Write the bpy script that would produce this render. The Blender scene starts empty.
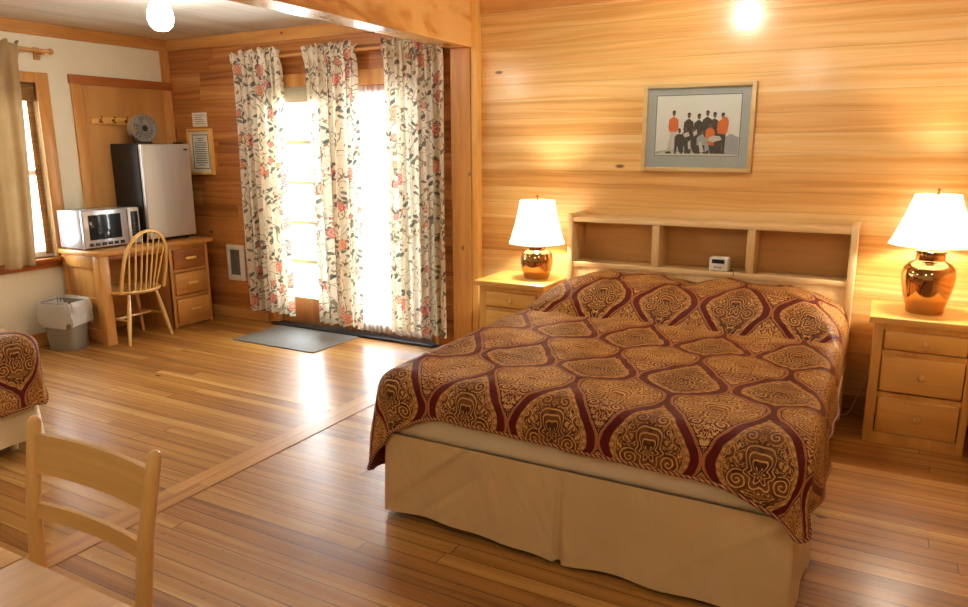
import bpy, bmesh, math, random
from mathutils import Vector, Matrix, noise
R = math.radians
PI = math.pi
rnd = random.Random(7)
scene = bpy.context.scene
COL = scene.collection

# ------------------------------------------------------------------ materials
def srgb(r, g, b):
    f = lambda c: (c/255/12.92) if c/255 <= .04045 else ((c/255+.055)/1.055)**2.4
    return (f(r), f(g), f(b), 1.0)

class S:
    """socket wrapper with arithmetic"""
    def __init__(s, g, sock): s.g = g; s.k = sock
    def _m(s, op, *a): return s.g.math(op, s, *a)
    def __add__(s, o): return s._m('ADD', o)
    __radd__ = __add__
    def __mul__(s, o): return s._m('MULTIPLY', o)
    __rmul__ = __mul__
    def __sub__(s, o): return s._m('SUBTRACT', o)
    def __rsub__(s, o): return s.g.math('SUBTRACT', o, s)
    def __truediv__(s, o): return s._m('DIVIDE', o)
    def __neg__(s): return s._m('MULTIPLY', -1)
    def sin(s): return s._m('SINE')
    def cos(s): return s._m('COSINE')
    def abs(s): return s._m('ABSOLUTE')
    def floor(s): return s._m('FLOOR')
    def frac(s): return s._m('FRACT')
    def lt(s, o): return s._m('LESS_THAN', o)
    def gt(s, o): return s._m('GREATER_THAN', o)
    def pp(s, o): return s._m('PINGPONG', o)
    def max(s, o): return s._m('MAXIMUM', o)
    def min(s, o): return s._m('MINIMUM', o)
    def pow(s, o): return s._m('POWER', o)

class G:
    def __init__(g, name):
        g.mat = bpy.data.materials.new(name); g.mat.use_nodes = True
        g.nt = g.mat.node_tree
        g.nt.nodes.clear()
        g.out = g.nt.nodes.new('ShaderNodeOutputMaterial')
    def n(g, t, **kw):
        x = g.nt.nodes.new(t)
        for k, v in kw.items(): setattr(x, k, v)
        return x
    def put(g, sock, v):
        if v is None: return
        if isinstance(v, S): g.nt.links.new(v.k, sock)
        elif hasattr(v, 'is_output'): g.nt.links.new(v, sock)
        else: sock.default_value = v
    def math(g, op, *a):
        x = g.n('ShaderNodeMath', operation=op)
        for i, v in enumerate(a): g.put(x.inputs[i], v)
        return S(g, x.outputs[0])
    def xyz(g, vec):
        x = g.n('ShaderNodeSeparateXYZ'); g.put(x.inputs[0], vec)
        return [S(g, o) for o in x.outputs]
    def vec(g, a, b=0., c=0.):
        x = g.n('ShaderNodeCombineXYZ')
        for i, v in enumerate((a, b, c)): g.put(x.inputs[i], v)
        return S(g, x.outputs[0])
    def obj(g): return S(g, g.n('ShaderNodeTexCoord').outputs['Object'])
    def uv(g): return S(g, g.n('ShaderNodeTexCoord').outputs['UV'])
    def noise(g, v, scale=1., detail=3., rough=.5, dist=0.):
        x = g.n('ShaderNodeTexNoise')
        g.put(x.inputs['Vector'], v)
        x.inputs['Scale'].default_value = scale; x.inputs['Detail'].default_value = detail
        x.inputs['Roughness'].default_value = rough; x.inputs['Distortion'].default_value = dist
        return S(g, x.outputs[0])
    def white(g, v):
        x = g.n('ShaderNodeTexWhiteNoise', noise_dimensions='3D'); g.put(x.inputs['Vector'], v)
        return S(g, x.outputs['Value'])
    def voro(g, v, scale=1., feature='F1', rand=1., two=False):
        x = g.n('ShaderNodeTexVoronoi', feature=feature, voronoi_dimensions='2D' if two else '3D')
        g.put(x.inputs['Vector'], v); x.inputs['Scale'].default_value = scale
        x.inputs['Randomness'].default_value = rand
        return x
    def ramp(g, f, stops):
        x = g.n('ShaderNodeValToRGB'); g.put(x.inputs[0], f)
        e = x.color_ramp.elements
        while len(e) < len(stops): e.new(.5)
        for i, (p, c) in enumerate(stops): e[i].position = p; e[i].color = c
        return S(g, x.outputs[0])
    def mix(g, f, a, b, blend='MIX'):
        x = g.n('ShaderNodeMix', data_type='RGBA', blend_type=blend)
        g.put(x.inputs['Factor'], f); g.put(x.inputs['A'], a); g.put(x.inputs['B'], b)
        return S(g, x.outputs['Result'])
    def step(g, v, a, b):
        x = g.n('ShaderNodeMapRange', interpolation_type='SMOOTHSTEP')
        g.put(x.inputs['Value'], v); x.inputs['From Min'].default_value = a; x.inputs['From Max'].default_value = b
        return S(g, x.outputs[0])
    def bump(g, h, strength=.3, dist=.01):
        x = g.n('ShaderNodeBump'); g.put(x.inputs['Height'], h)
        x.inputs['Strength'].default_value = strength; x.inputs['Distance'].default_value = dist
        return x.outputs[0]
    def bsdf(g, col, rough=.5, metal=0., normal=None, **kw):
        x = g.n('ShaderNodeBsdfPrincipled')
        g.put(x.inputs['Base Color'], col); g.put(x.inputs['Roughness'], rough); g.put(x.inputs['Metallic'], metal)
        if normal is not None: g.nt.links.new(normal, x.inputs['Normal'])
        for k, v in kw.items(): g.put(x.inputs[k], v)
        g.nt.links.new(x.outputs[0], g.out.inputs[0])
        return x
    def shade_mix(g, f, a, b):
        x = g.n('ShaderNodeMixShader'); g.put(x.inputs[0], f)
        g.nt.links.new(a, x.inputs[1]); g.nt.links.new(b, x.inputs[2])
        g.nt.links.new(x.outputs[0], g.out.inputs[0])
        return x.outputs[0]

def plain(name, col, rough=.5, metal=0., var=.06, nscale=12., **kw):
    """one colour with a light procedural mottle"""
    g = G(name)
    n = g.noise(g.obj(), nscale, 3)
    c = g.mix(n, tuple(x*(1-var) for x in col[:3])+(1,), tuple(min(1, x*(1+var)) for x in col[:3])+(1,))
    g.bsdf(c, rough, metal, **kw)
    return g.mat

AX = {'x': (0, 1, 2), 'y': (1, 2, 0), 'z': (2, 0, 1)}

def wood(name, dark, light, axis='x', rough=.38, fine=1., knots=False, coat=0., stretch=1.):
    """furniture timber: grain along one object axis"""
    g = G(name)
    c = g.xyz(g.obj()); a, b, d = (c[i] for i in AX[axis])
    r = S(g, g.n('ShaderNodeObjectInfo').outputs['Random'])
    o = r * 37.
    warp = g.noise(g.vec(a*1.3*stretch + o, b*3., d*3.), 1., 2)
    rings = g.noise(g.vec(a*.7*stretch + o, b*11.*fine + warp*.8, d*11.*fine + warp*.6), 1., 4, .55, .4)
    fib = g.noise(g.vec(a*9. + o, b*160., d*160.), 1., 2)
    f = rings*.85 + fib*.2 + r*.12 - .08
    col = g.ramp(f, [(.28, dark), (.5, tuple((dark[i]*.45+light[i]*.55) for i in range(3))+(1,)), (.72, light)])
    if knots:
        vx = g.voro(g.vec(a*2.2 + o, b*4., d*4.), 1.6)
        k = g.step(S(g, vx.outputs['Distance']), .10, .03)
        kr = S(g, g.n('ShaderNodeSeparateColor').inputs[0]) if False else None
        col = g.mix(k*.8, col, tuple(x*.22 for x in dark[:3])+(1,))
    g.bsdf(col, rough, 0., g.bump(rings*.3+fib*.7, .08, .002), **({'Coat Weight': coat, 'Coat Roughness': .12} if coat else {}))
    return g.mat

def planks(name, cols, run, across, pw, L, rough=.3, groove=.03, knot=.5, coat=.0, gdark=.45, worn=False, contrast=1., spec=.5, cr=.1):
    """boards laid along one world axis, each with its own tone, butt joints and v-grooves"""
    g = G(name)
    c = g.xyz(g.obj()); a = c['xyz'.index(run)]; b = c['xyz'.index(across)]
    q = b / pw
    row = q.floor()
    off = g.white(g.vec(row, 3.3, .7)) * L
    qa = (a + off) / L
    seg = qa.floor()
    rv = g.white(g.vec(row, seg, 1.9))
    rv2 = g.white(g.vec(row, seg, 7.1))
    o = rv * 61.
    warp = g.noise(g.vec(a*.9 + o, b*6. + rv2*9., 0.), 1., 2)
    grain = g.noise(g.vec(a*.55 + o, b*26. + warp*2.2 + rv2*20., rv2*5.), 1., 4, .55, .3)
    fib = g.noise(g.vec(a*6. + o, b*220., 0.), 1., 2)
    f = (rv - .5)*.5*contrast + (grain - .5)*1.35*contrast + (fib - .5)*.18 + .5
    col = g.ramp(f, cols)
    if knot:
        vx = g.voro(g.vec(a*2.6 + o, b*7., 0.), 1., two=True)
        cell = g.n('ShaderNodeSeparateColor'); g.nt.links.new(vx.outputs['Color'], cell.inputs[0])
        k = g.step(S(g, vx.outputs['Distance']), .105, .04) * S(g, cell.outputs[0]).lt(knot*.35)
        col = g.mix(k*.85, col, tuple(x*.18 for x in cols[0][1][:3])+(1,))
    e = q.frac(); ed = e.min(1. - e)
    ea = qa.frac(); edA = ea.min(1. - ea) * (L/pw)
    gm = g.step(ed.min(edA), groove, groove*.35)
    col = g.mix(gm*gdark, col, (0.05, .02, .006, 1))
    rr = rough
    wav = g.noise(g.obj(), 3.5, 3)
    if worn:
        big = g.noise(g.obj(), 1.3, 4, .6)
        rr = g.step(big, .3, .75)*.16 + rough + rv2*.08 + fib*.05
        dirt = g.noise(g.vec(a*1.1, b*2.0, 0.), 2.2, 5, .65)
        col = g.mix(g.step(dirt, .55, .8)*.35, col, (.10, .05, .022, 1))
        spots = g.voro(g.vec(a*3.1, b*9., 0.), 1., two=True)
        col = g.mix(g.step(S(g, spots.outputs['Distance']), .032, .012)*.6, col, (.04, .02, .01, 1))
        h = wav*.5 + fib*.02 - gm*.12 + rv*.05
        nb = g.bump(h, .35, .01)
    else:
        nb = g.bump(wav*.25 - gm*.5 + grain*.04 + rv*.08, .35, .006)
    kw = {'Specular IOR Level': spec}
    if coat: kw.update({'Coat Weight': coat, 'Coat Roughness': cr})
    g.bsdf(col, rr, 0., nb, **kw)
    return g.mat

M = {}
# room surfaces
M['pine_wall'] = planks('pine_boarding', [(.1, srgb(192, 134, 66)), (.36, srgb(220, 168, 98)), (.6, srgb(234, 192, 124)), (.9, srgb(244, 216, 162))], 'x', 'z', .112, 7.5, rough=.28, groove=.022, knot=.05, coat=.35, contrast=.9, gdark=.22, cr=.14)
M['pine_wall_y'] = planks('pine_boarding_side', [(.1, srgb(192, 134, 66)), (.36, srgb(220, 168, 98)), (.6, srgb(234, 192, 124)), (.9, srgb(244, 216, 162))], 'y', 'z', .112, 7.5, rough=.28, groove=.022, knot=.05, coat=.35, contrast=.9, gdark=.22, cr=.14)
M['cedar_wall'] = planks('cedar_boarding', [(.1, srgb(122, 68, 28)), (.38, srgb(174, 110, 52)), (.62, srgb(196, 131, 68)), (.9, srgb(216, 160, 96))], 'x', 'z', .112, 1.15, rough=.4, groove=.02, knot=.1, coat=.15, contrast=.85, gdark=.35)
M['floor'] = planks('fir_floor_boards', [(.1, srgb(106, 65, 26)), (.4, srgb(166, 113, 52)), (.62, srgb(188, 138, 70)), (.92, srgb(218, 177, 110))], 'x', 'y', .075, 2.6, gdark=.7, rough=.34, groove=.045, knot=.08, worn=True, contrast=.66, coat=.5, spec=.35, cr=.27)
M['floor_strip'] = planks('fir_floor_strip', [(.1, srgb(158, 102, 46)), (.4, srgb(188, 134, 68)), (.62, srgb(204, 152, 84)), (.92, srgb(222, 176, 108))], 'y', 'x', .075, 3.0, rough=.34, groove=.04, knot=.1, worn=True, contrast=.6, coat=.3, spec=.5, cr=.26)
M['ceiling'] = planks('whitewashed_ceiling_boards', [(.1, srgb(196, 187, 168)), (.45, srgb(224, 217, 202)), (.7, srgb(234, 229, 217)), (.95, srgb(244, 241, 233))], 'y', 'x', .09, 3.2, rough=.3, groove=.03, knot=.0, contrast=.6, gdark=.25)
def plaster():
    g = G('cream_plaster')
    n = g.noise(g.obj(), 7, 4); m = g.noise(g.obj(), 60, 3)
    g.bsdf(g.mix(n, srgb(238, 229, 204), srgb(246, 239, 218)), .8, 0., g.bump(n*.6+m*.3, .25, .01))
    return g.mat
M['plaster'] = plaster()
for ax in 'xyz':
    M['trim_'+ax] = wood('honey_fir_trim_'+ax, srgb(186, 124, 58), srgb(228, 174, 102), ax, .33, knots=True, coat=.2)
    M['pine_'+ax] = wood('clear_pine_'+ax, srgb(216, 160, 78), srgb(244, 200, 118), ax, .34, coat=.2)
    M['desk_'+ax] = wood('amber_pine_'+ax, srgb(186, 126, 58), srgb(222, 168, 94), ax, .36, knots=True, coat=.15)
    M['head_'+ax] = wood('pale_maple_'+ax, srgb(226, 190, 130), srgb(246, 222, 172), ax, .36, coat=.15)
    M['beech_'+ax] = wood('beech_'+ax, srgb(216, 170, 96), srgb(240, 200, 130), ax, .3, fine=1.6, coat=.3)
M['table_y'] = wood('oak_table_top', srgb(192, 140, 72), srgb(228, 184, 116), 'y', .36, fine=1.8)
M['rail_red'] = wood('red_fir_rail', srgb(150, 84, 34), srgb(190, 116, 54), 'y', .36)
M['ply'] = wood('plywood', srgb(188, 132, 68), srgb(216, 166, 100), 'z', .45, fine=.45, stretch=.8)
M['walnut'] = wood('walnut_ply', srgb(206, 156, 92), srgb(232, 188, 124), 'x', .4, fine=1.2)
M['drawer_red'] = wood('red_drawer_front', srgb(148, 88, 42), srgb(182, 116, 60), 'y', .36)
def beam_mat():
    g = G('beam_cathedral_grain')
    x, y, z = g.xyz(g.obj())
    w = g.noise(g.vec(y*1.1, z*2.5, x*2.), 1.3, 3, .5, .6)
    bands = ((w*13. + z*7.)*2.).sin()*.5 + .5
    fib = g.noise(g.vec(y*5., z*90., x*90.), 1., 2)
    col = g.ramp(bands*.75 + fib*.25, [(.05, srgb(196, 132, 62)), (.35, srgb(224, 168, 94)), (.8, srgb(236, 188, 118))])
    g.bsdf(col, .22, 0., g.bump(fib, .05, .002), **{'Coat Weight': .5, 'Coat Roughness': .1})
    return g.mat
M['beam'] = beam_mat()
# metals, plastics, cloth
M['brass'] = plain('polished_brass', srgb(190, 150, 100), .08, 1., .03)
M['steel'] = None
def steel():
    g = G('brushed_steel')
    x, y, z = g.xyz(g.obj())
    n = g.noise(g.vec(x*160., y*160., z*3.), 1., 2)
    g.bsdf(g.mix(n, srgb(206, 202, 198), srgb(222, 219, 216)), n*.1 + .3, .45)
    return g.mat
M['steel'] = steel()
M['mirror_steel'] = plain('glossy_steel', srgb(214, 216, 222), .2, .55, .02)
M['black'] = plain('black_enamel', srgb(34, 27, 23), .5)
M['blackgloss'] = plain('black_glass', srgb(34, 38, 44), .08, 0., .02)
M['darkgrey'] = plain('charcoal_plastic', srgb(58, 56, 54), .45)
M['fangrey'] = plain('warm_grey_plastic', srgb(172, 164, 150), .4)
M['fanlight'] = plain('light_grey_plastic', srgb(206, 200, 188), .4)
M['white'] = plain('white_paint', srgb(238, 234, 224), .4)
M['grille'] = plain('grey_grille', srgb(120, 116, 106), .5)
M['bin'] = plain('grey_bin_plastic', srgb(146, 140, 128), .45)
M['paper'] = plain('paper', srgb(240, 234, 218), .7, 0., .03)
M['ink'] = plain('ink_grey', srgb(120, 116, 106), .7)
M['inkdark'] = plain('ink_dark', srgb(84, 84, 80), .7)
M['matboard'] = plain('blue_grey_mat_board', srgb(186, 190, 186), .8)
M['frame'] = wood('picture_frame_wood', srgb(196, 166, 112), srgb(222, 196, 144), 'x', .4)
M['doorframe'] = wood('door_wood', srgb(150, 96, 48), srgb(190, 134, 76), 'z', .4)
M['sill'] = plain('dark_threshold', srgb(62, 64, 66), .35, .4)
M['cord'] = plain('cream_cord', srgb(228, 214, 184), .5)
def linen(name, c1, c2, rough=.85, transl=0., weave=420., crease=0.):
    g = G(name)
    x, y, z = g.xyz(g.obj())
    wv = ((x + y)*weave).sin() * (z*weave).sin()
    n = g.noise(g.vec(x*3., y*3., z*3.), 2., 4)
    col = g.mix(n, c1, c2)
    nb = g.bump(wv*.3 + n*.5, .15, .004)
    if crease:
        k = g.noise(g.vec(x*4.5 + z*1.6, y*4.5, z*1.3), 1., 3, .55, .8)
        k2 = (g.noise(g.vec(x*2.2 - z*2.4, y*2.2, z*1.1), 1., 1) - .5).abs()
        nb = g.bump(k*.9 + g.step(k2, .05, 0.)*.12, .8, .035)
    b = g.bsdf(col, rough, 0., nb, **{'Sheen Weight': .15})
    if transl:
        t = g.n('ShaderNodeBsdfTranslucent'); g.put(t.inputs[0], col)
        g.shade_mix(transl, b.outputs[0], t.outputs[0])
    return g.mat
M['skirt'] = linen('khaki_bed_skirt', srgb(212, 182, 130), srgb(226, 198, 148), crease=1.)
M['pad'] = linen('cream_mattress_pad', srgb(228, 212, 176), srgb(238, 226, 196))
M['tan_curtain'] = linen('tan_curtain_linen', srgb(160, 130, 88), srgb(186, 158, 114), transl=.06)
M['shade_cloth'] = linen('grey_roller_shade', srgb(178, 164, 138), srgb(196, 184, 160), transl=.3)
M['lace'] = None
def lace():
    g = G('white_lace')
    u = g.xyz(g.uv())
    n = g.noise(g.vec(u[0]*1., u[1]*.3, 0.), 120., 2)
    b = g.n('ShaderNodeBsdfTranslucent'); b.inputs[0].default_value = (.95, .95, .96, 1)
    d = g.n('ShaderNodeBsdfDiffuse'); d.inputs[0].default_value = (.92, .92, .93, 1)
    m = g.n('ShaderNodeMixShader'); m.inputs[0].default_value = .6
    g.nt.links.new(d.outputs[0], m.inputs[1]); g.nt.links.new(b.outputs[0], m.inputs[2])
    t = g.n('ShaderNodeBsdfTransparent')
    g.shade_mix(n*.3 + .55, t.outputs[0], m.outputs[0])
    return g.mat
M['lace'] = lace()
def liner():
    g = G('thin_white_plastic')
    n = g.noise(g.obj(), 22, 4, .6, .8)
    b = g.bsdf(g.mix(n, srgb(222, 216, 206), srgb(244, 240, 232)), .3, 0., g.bump(n, .6, .02))
    t = g.n('ShaderNodeBsdfTranslucent'); t.inputs[0].default_value = (.9, .88, .84, 1)
    g.shade_mix(.3, b.outputs[0], t.outputs[0])
    return g.mat
M['liner'] = liner()
def glass():
    g = G('window_glass')
    t = g.n('ShaderNodeBsdfTransparent'); t.inputs[0].default_value = (.97, .985, .98, 1)
    s = g.n('ShaderNodeBsdfGlossy'); s.inputs['Roughness'].default_value = .02
    f = g.n('ShaderNodeLayerWeight')
    n = g.noise(g.obj(), 3., 2)
    g.shade_mix((S(g, f.outputs['Facing']).pow(5.)*.9 + .035)*(n*.1 + .95), t.outputs[0], s.outputs[0])
    return g.mat
M['glass'] = glass()
def glow(name, col, strength, base=(.9, .88, .82, 1)):
    g = G(name)
    n = g.noise(g.obj(), 5., 2)
    g.bsdf(base, .35, **{'Emission Color': col, 'Emission Strength': n*strength*.1 + strength*.95})
    return g.mat
M['globe'] = glow('lit_opal_globe', (1., .96, .87, 1), 86.)
def shade_mat():
    g = G('lit_cream_lamp_shade')
    x, y, z = g.xyz(g.obj())
    n = g.noise(g.vec(x*30., y*30., z*4.), 1., 2)
    an = g.math('ARCTAN2', y, x)
    seam = g.step((an*4.).cos().abs(), .10, .02)
    b = g.bsdf(g.mix(n, (.9, .84, .72, 1), (.95, .9, .8, 1)), .8, **{'Emission Color': (1., .92, .78, 1), 'Emission Strength': 2.1 - seam*1.35})
    t = g.n('ShaderNodeBsdfTranslucent'); t.inputs[0].default_value = (.95, .88, .74, 1)
    g.shade_mix(.35, b.outputs[0], t.outputs[0])
    return g.mat
M['lampshade'] = shade_mat()
def doormat():
    g = G('grey_ribbed_mat')
    x, y, z = g.xyz(g.obj())
    rib = (x*300.).sin()*.5 + .5
    n = g.noise(g.obj(), 30., 4)
    g.bsdf(g.mix(n, srgb(112, 110, 104), srgb(142, 140, 134)), .55, 0., g.bump(rib + n, .3, .004))
    return g.mat
M['mat'] = doormat()
def bamboo():
    g = G('bamboo_slats')
    x, y, z = g.xyz(g.obj())
    q = z*95.
    st = q.frac()
    c = g.white(g.vec(q.floor(), 1., 2.))
    b = g.bsdf(g.mix(c, srgb(112, 74, 34), srgb(168, 124, 66)), .5, 0., g.bump((st*PI).sin(), .5, .004))
    t = g.n('ShaderNodeBsdfTranslucent'); t.inputs[0].default_value = srgb(200, 160, 96)
    m = g.shade_mix(.3, b.outputs[0], t.outputs[0])
    return g.mat
M['bamboo'] = bamboo()

def damask():
    """ogee paisley weave in burgundy, brown and gold, laid out in cloth metres (UV)"""
    g = G('burgundy_gold_damask')
    u, v, _ = g.xyz(g.uv())
    W, H = .35, .52
    nz = g.noise(g.vec(u, v, 0.), 16., 2)
    nz2 = g.noise(g.vec(u + 5., v, 0.), 16., 2)
    uu = u + .035 + (nz - .5)*.016; vv = v + (nz2 - .5)*.02
    th0 = (vv + .13)*(2*PI/H) + PI
    th = th0 - (th0.cos() + 1.)*.36 + .36
    # A cells centred on u = 0, W, 2W...
    t = uu.pp(W/2)
    d = t - (1. - th.cos()*.9)*(W/4)
    inA = d.lt(0.)
    ad = d.abs()
    # local coordinates inside each cell
    cuA = (uu/W + .5).frac()*W - W/2; cvA = ((vv + .13)/H + .5).frac()*H - H/2
    cuB = (uu/W).frac()*W - W/2;      cvB = ((vv + .13)/H).frac()*H - H/2
    cu = cuA*inA + cuB*(1. - inA); cv = cvA*inA + cvB*(1. - inA)
    acu = cu.abs()
    # central bloom with lobed rings, side scrolls and trailing contours, all mirrored in each cell
    r1 = g.math('SQRT', cu*cu*1.5 + (cv + .005)*(cv + .005)*.55)
    an = g.math('ARCTAN2', cu, cv + .03)
    bloom = r1 + (an*6.).cos()*.007
    def spiral(px, py, tw, k):
        sx = acu - px; sy = cv - py
        r = g.math('SQRT', sx*sx + sy*sy)
        return r, (r*k + g.math('ARCTAN2', sx, sy)*tw).sin()
    r2, s2 = spiral(.066, -.058, 1., 420.)
    r3, s3 = spiral(.036, .095, -1., 420.)
    r4, s4 = spiral(.098, .030, 1., 440.)
    r5, s5 = spiral(.042, -.140, -1., 420.)
    cn = g.noise(g.vec(acu, cv, inA*3.), 26., 3, .5, .5)
    field = ((ad*38. + cn*8.)*(2*PI)).sin()
    f = field
    for r_, s_, rad in ((r2, s2, .040), (r3, s3, .030), (r4, s4, .026), (r5, s5, .030)):
        m_ = g.step(r_, rad, rad - .004)
        f = f*(1. - m_) + s_*m_
    ringB = (bloom*380.).sin()
    m1 = g.step(bloom, .062, .057)
    f = f*(1. - m1) + ringB*m1
    f = f - inA*.62
    line = g.step(f, -.30, .25)
    fine = g.noise(g.vec(u, v, 0.), 170., 3, .7)
    blot = g.noise(g.vec(u, v, 2.), 9., 2)
    gold = g.mix(fine, srgb(198, 146, 76), srgb(248, 214, 144))
    gold = g.mix(g.step(blot, .42, .62)*.45, gold, srgb(168, 112, 62))
    tail = g.step(t, .115, .085)*(1. - inA)*0. + g.step(cvB, -.04, -.12)
    groundB = g.mix(tail, g.mix(g.step(cn, .42, .56), srgb(128, 76, 36), srgb(164, 112, 56)), srgb(104, 24, 22))
    ground = g.mix(inA, groundB, g.mix(g.step(cn, .40, .58), srgb(92, 50, 26), srgb(132, 84, 42)))
    dark = srgb(44, 24, 16)
    col = g.mix(line, ground, gold)
    thin = g.step((f + .42).abs(), .22, .05)
    col = g.mix(thin*.7, col, dark)
    # burgundy ground between the teardrops (inside their outline), beaded rim, rosy edge on the outer cells
    di = d*-1.
    red = g.mix(fine, srgb(84, 16, 17), srgb(112, 26, 25))
    bandA = inA*g.step(di, .033, .029)
    col = g.mix(bandA, col, red)
    bead = g.step((vv*230.).sin(), -.4, .3)*.45 + .55
    rim = inA*g.step((di - .038).abs(), .0075, .0045)
    col = g.mix(rim, col, g.mix(bead, srgb(110, 62, 32), srgb(214, 168, 104)))
    rim2 = inA*g.step((di - .050).abs(), .004, .002)
    col = g.mix(rim2, col, srgb(196, 148, 86))
    edge = (1. - inA)*g.step(d, .011, .008)
    col = g.mix(edge, col, g.mix(fine, srgb(160, 92, 54), srgb(206, 142, 92)))
    edge2 = (1. - inA)*g.step((d - .0135).abs(), .003, .0015)
    col = g.mix(edge2, col, dark)
    band = bandA
    # thread-scale variation
    col = g.mix(.25, col, g.mix(fine, (.05, .03, .02, 1), (.75, .6, .38, 1)), 'OVERLAY')
    hgt = line*.5 + fine*.3 - band*.2
    g.bsdf(col, .5, 0., g.bump(hgt, .5, .004), **{'Sheen Weight': .12, 'Sheen Tint': srgb(230, 190, 120), 'Sheen Roughness': .4, 'Specular IOR Level': .25})
    return g.mat
M['damask'] = damask()
M['burgundy'] = linen('burgundy_backing', srgb(82, 16, 18), srgb(112, 26, 26))
def piping():
    g = G('twisted_piping')
    x, y, z = g.xyz(g.obj())
    s = ((x + y + z)*330.).sin()
    g.bsdf(g.mix(g.step(s, -.2, .4), srgb(116, 40, 28), srgb(196, 152, 96)), .6)
    return g.mat
M['piping'] = piping()

def floral():
    """cream chintz with roses, slate leaves and thin grey-brown vines, in cloth metres (UV)"""
    g = G('floral_chintz')
    u, v, _ = g.xyz(g.uv())
    base = g.mix(g.noise(g.vec(u, v, 0.), 5., 3), srgb(234, 222, 196), srgb(246, 238, 220))
    col = base
    # vines
    for k, (sc, w_, of) in enumerate(((6., .013, 0.), (9., .012, 4.))):
        n = g.noise(g.vec(u*1.15 + of, v*.8, of), sc, 1.2, .4, 1.1)
        m = g.step((n - .5).abs(), w_, w_*.5)
        col = g.mix(m*.85, col, srgb(134, 120, 100) if k != 1 else srgb(150, 128, 96))
    # leaves: stretched cells rotated two ways
    for k, (ca, sa, sc, thr, c1, c2) in enumerate((
            (.8, .6, 14., .17, srgb(78, 86, 82), srgb(118, 122, 108)),
            (.6, -.8, 15., .14, srgb(92, 98, 94), srgb(136, 132, 112)),
            (.95, .3, 22., .14, srgb(142, 112, 80), srgb(168, 140, 104)))):
        a = u*ca - v*sa; b = u*sa + v*ca
        vx = g.voro(g.vec(a*1.9 + k*3.1, b*.9 + k*1.7, 0.), sc, two=True)
        sp = g.n('ShaderNodeSeparateColor'); g.nt.links.new(vx.outputs['Color'], sp.inputs[0])
        m = g.step(S(g, vx.outputs['Distance']), .34, .26) * S(g, sp.outputs[0]).lt(thr)
        col = g.mix(m*.92, col, g.mix(S(g, sp.outputs[1]), c1, c2))
    # roses
    for k, (sc, thr, rad) in enumerate(((5.4, .36, .25), (9.5, .15, .25))):
        wv = g.noise(g.vec(u, v, 7.), 30., 2)
        vx = g.voro(g.vec(u*1.05 + k*2.3 + (wv - .5)*.02, v*.95 + k*.9, 0.), sc, two=True)
        dist = S(g, vx.outputs['Distance'])
        sp = g.n('ShaderNodeSeparateColor'); g.nt.links.new(vx.outputs['Color'], sp.inputs[0])
        on = S(g, sp.outputs[0]).lt(thr)
        rr = dist + (wv - .5)*.16
        ring = ((rr*70. + wv*6.).sin())*.5 + .5
        pc = g.ramp(S(g, sp.outputs[1]), [(.2, srgb(206, 104, 80)), (.5, srgb(200, 84, 112)), (.8, srgb(218, 138, 92))])
        rc = g.mix(ring, pc, srgb(238, 192, 168))
        halo = g.step(rr, rad*1.45, rad*1.3)*on
        lf = g.noise(g.vec(u, v, 3.), 34., 1)
        col = g.mix(halo*g.step(lf, .52, .56)*.85, col, srgb(84, 94, 90))
        m = g.step(rr, rad, rad*.86)*on
        col = g.mix(m, col, rc)
    b = g.bsdf(col, .75, 0., None, **{'Sheen Weight': .1})
    t = g.n('ShaderNodeBsdfTranslucent'); g.put(t.inputs[0], col)
    g.shade_mix(.22, b.outputs[0], t.outputs[0])
    return g.mat
M['floral'] = floral()

# ------------------------------------------------------------------ geometry helpers
def new(): return bmesh.new()
def add(bm, tmp, mat=None, mi=0):
    if mat is not None: bmesh.ops.transform(tmp, matrix=mat, verts=tmp.verts)
    if mi:
        for f in tmp.faces: f.material_index = mi
    me = bpy.data.meshes.new('t'); tmp.to_mesh(me); tmp.free()
    bm.from_mesh(me); bpy.data.meshes.remove(me)
def box(bm, x0, x1, y0, y1, z0, z1, bev=0., mat=None, mi=0, seg=2):
    t = bmesh.new(); bmesh.ops.create_cube(t, size=1.)
    for v in t.verts:
        v.co = Vector(((x0+x1)/2 + v.co.x*(x1-x0), (y0+y1)/2 + v.co.y*(y1-y0), (z0+z1)/2 + v.co.z*(z1-z0)))
    if bev: bmesh.ops.bevel(t, geom=t.edges[:], offset=bev, segments=seg, affect='EDGES', profile=.5)
    add(bm, t, mat, mi)
def tube(bm, pts, r, seg=10, mi=0, closed=False):
    pts = [Vector(p) for p in pts]; n = len(pts)
    rs = r if isinstance(r, (list, tuple)) else [r]*n
    t = bmesh.new(); rings = []; ref = None
    for i, p in enumerate(pts):
        if closed: d = pts[(i+1) % n] - pts[i-1]
        else: d = pts[min(i+1, n-1)] - pts[max(i-1, 0)]
        d.normalize()
        if ref is None: ref = Vector((0, 0, 1)) if abs(d.z) < .9 else Vector((1, 0, 0))
        a = d.cross(ref)
        if a.length < 1e-4: a = d.orthogonal()
        a.normalize(); b = d.cross(a).normalized(); ref = -b if False else a.cross(d)
        rings.append([t.verts.new(p + (a*math.cos(2*PI*k/seg) + b*math.sin(2*PI*k/seg))*rs[i]) for k in range(seg)])
    m = n if closed else n-1
    for i in range(m):
        A, B = rings[i], rings[(i+1) % n]
        for k in range(seg): t.faces.new((A[k], A[(k+1) % seg], B[(k+1) % seg], B[k]))
    if not closed:
        t.faces.new(rings[0][::-1]); t.faces.new(rings[-1])
    bmesh.ops.recalc_face_normals(t, faces=t.faces)
    add(bm, t, None, mi)
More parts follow.
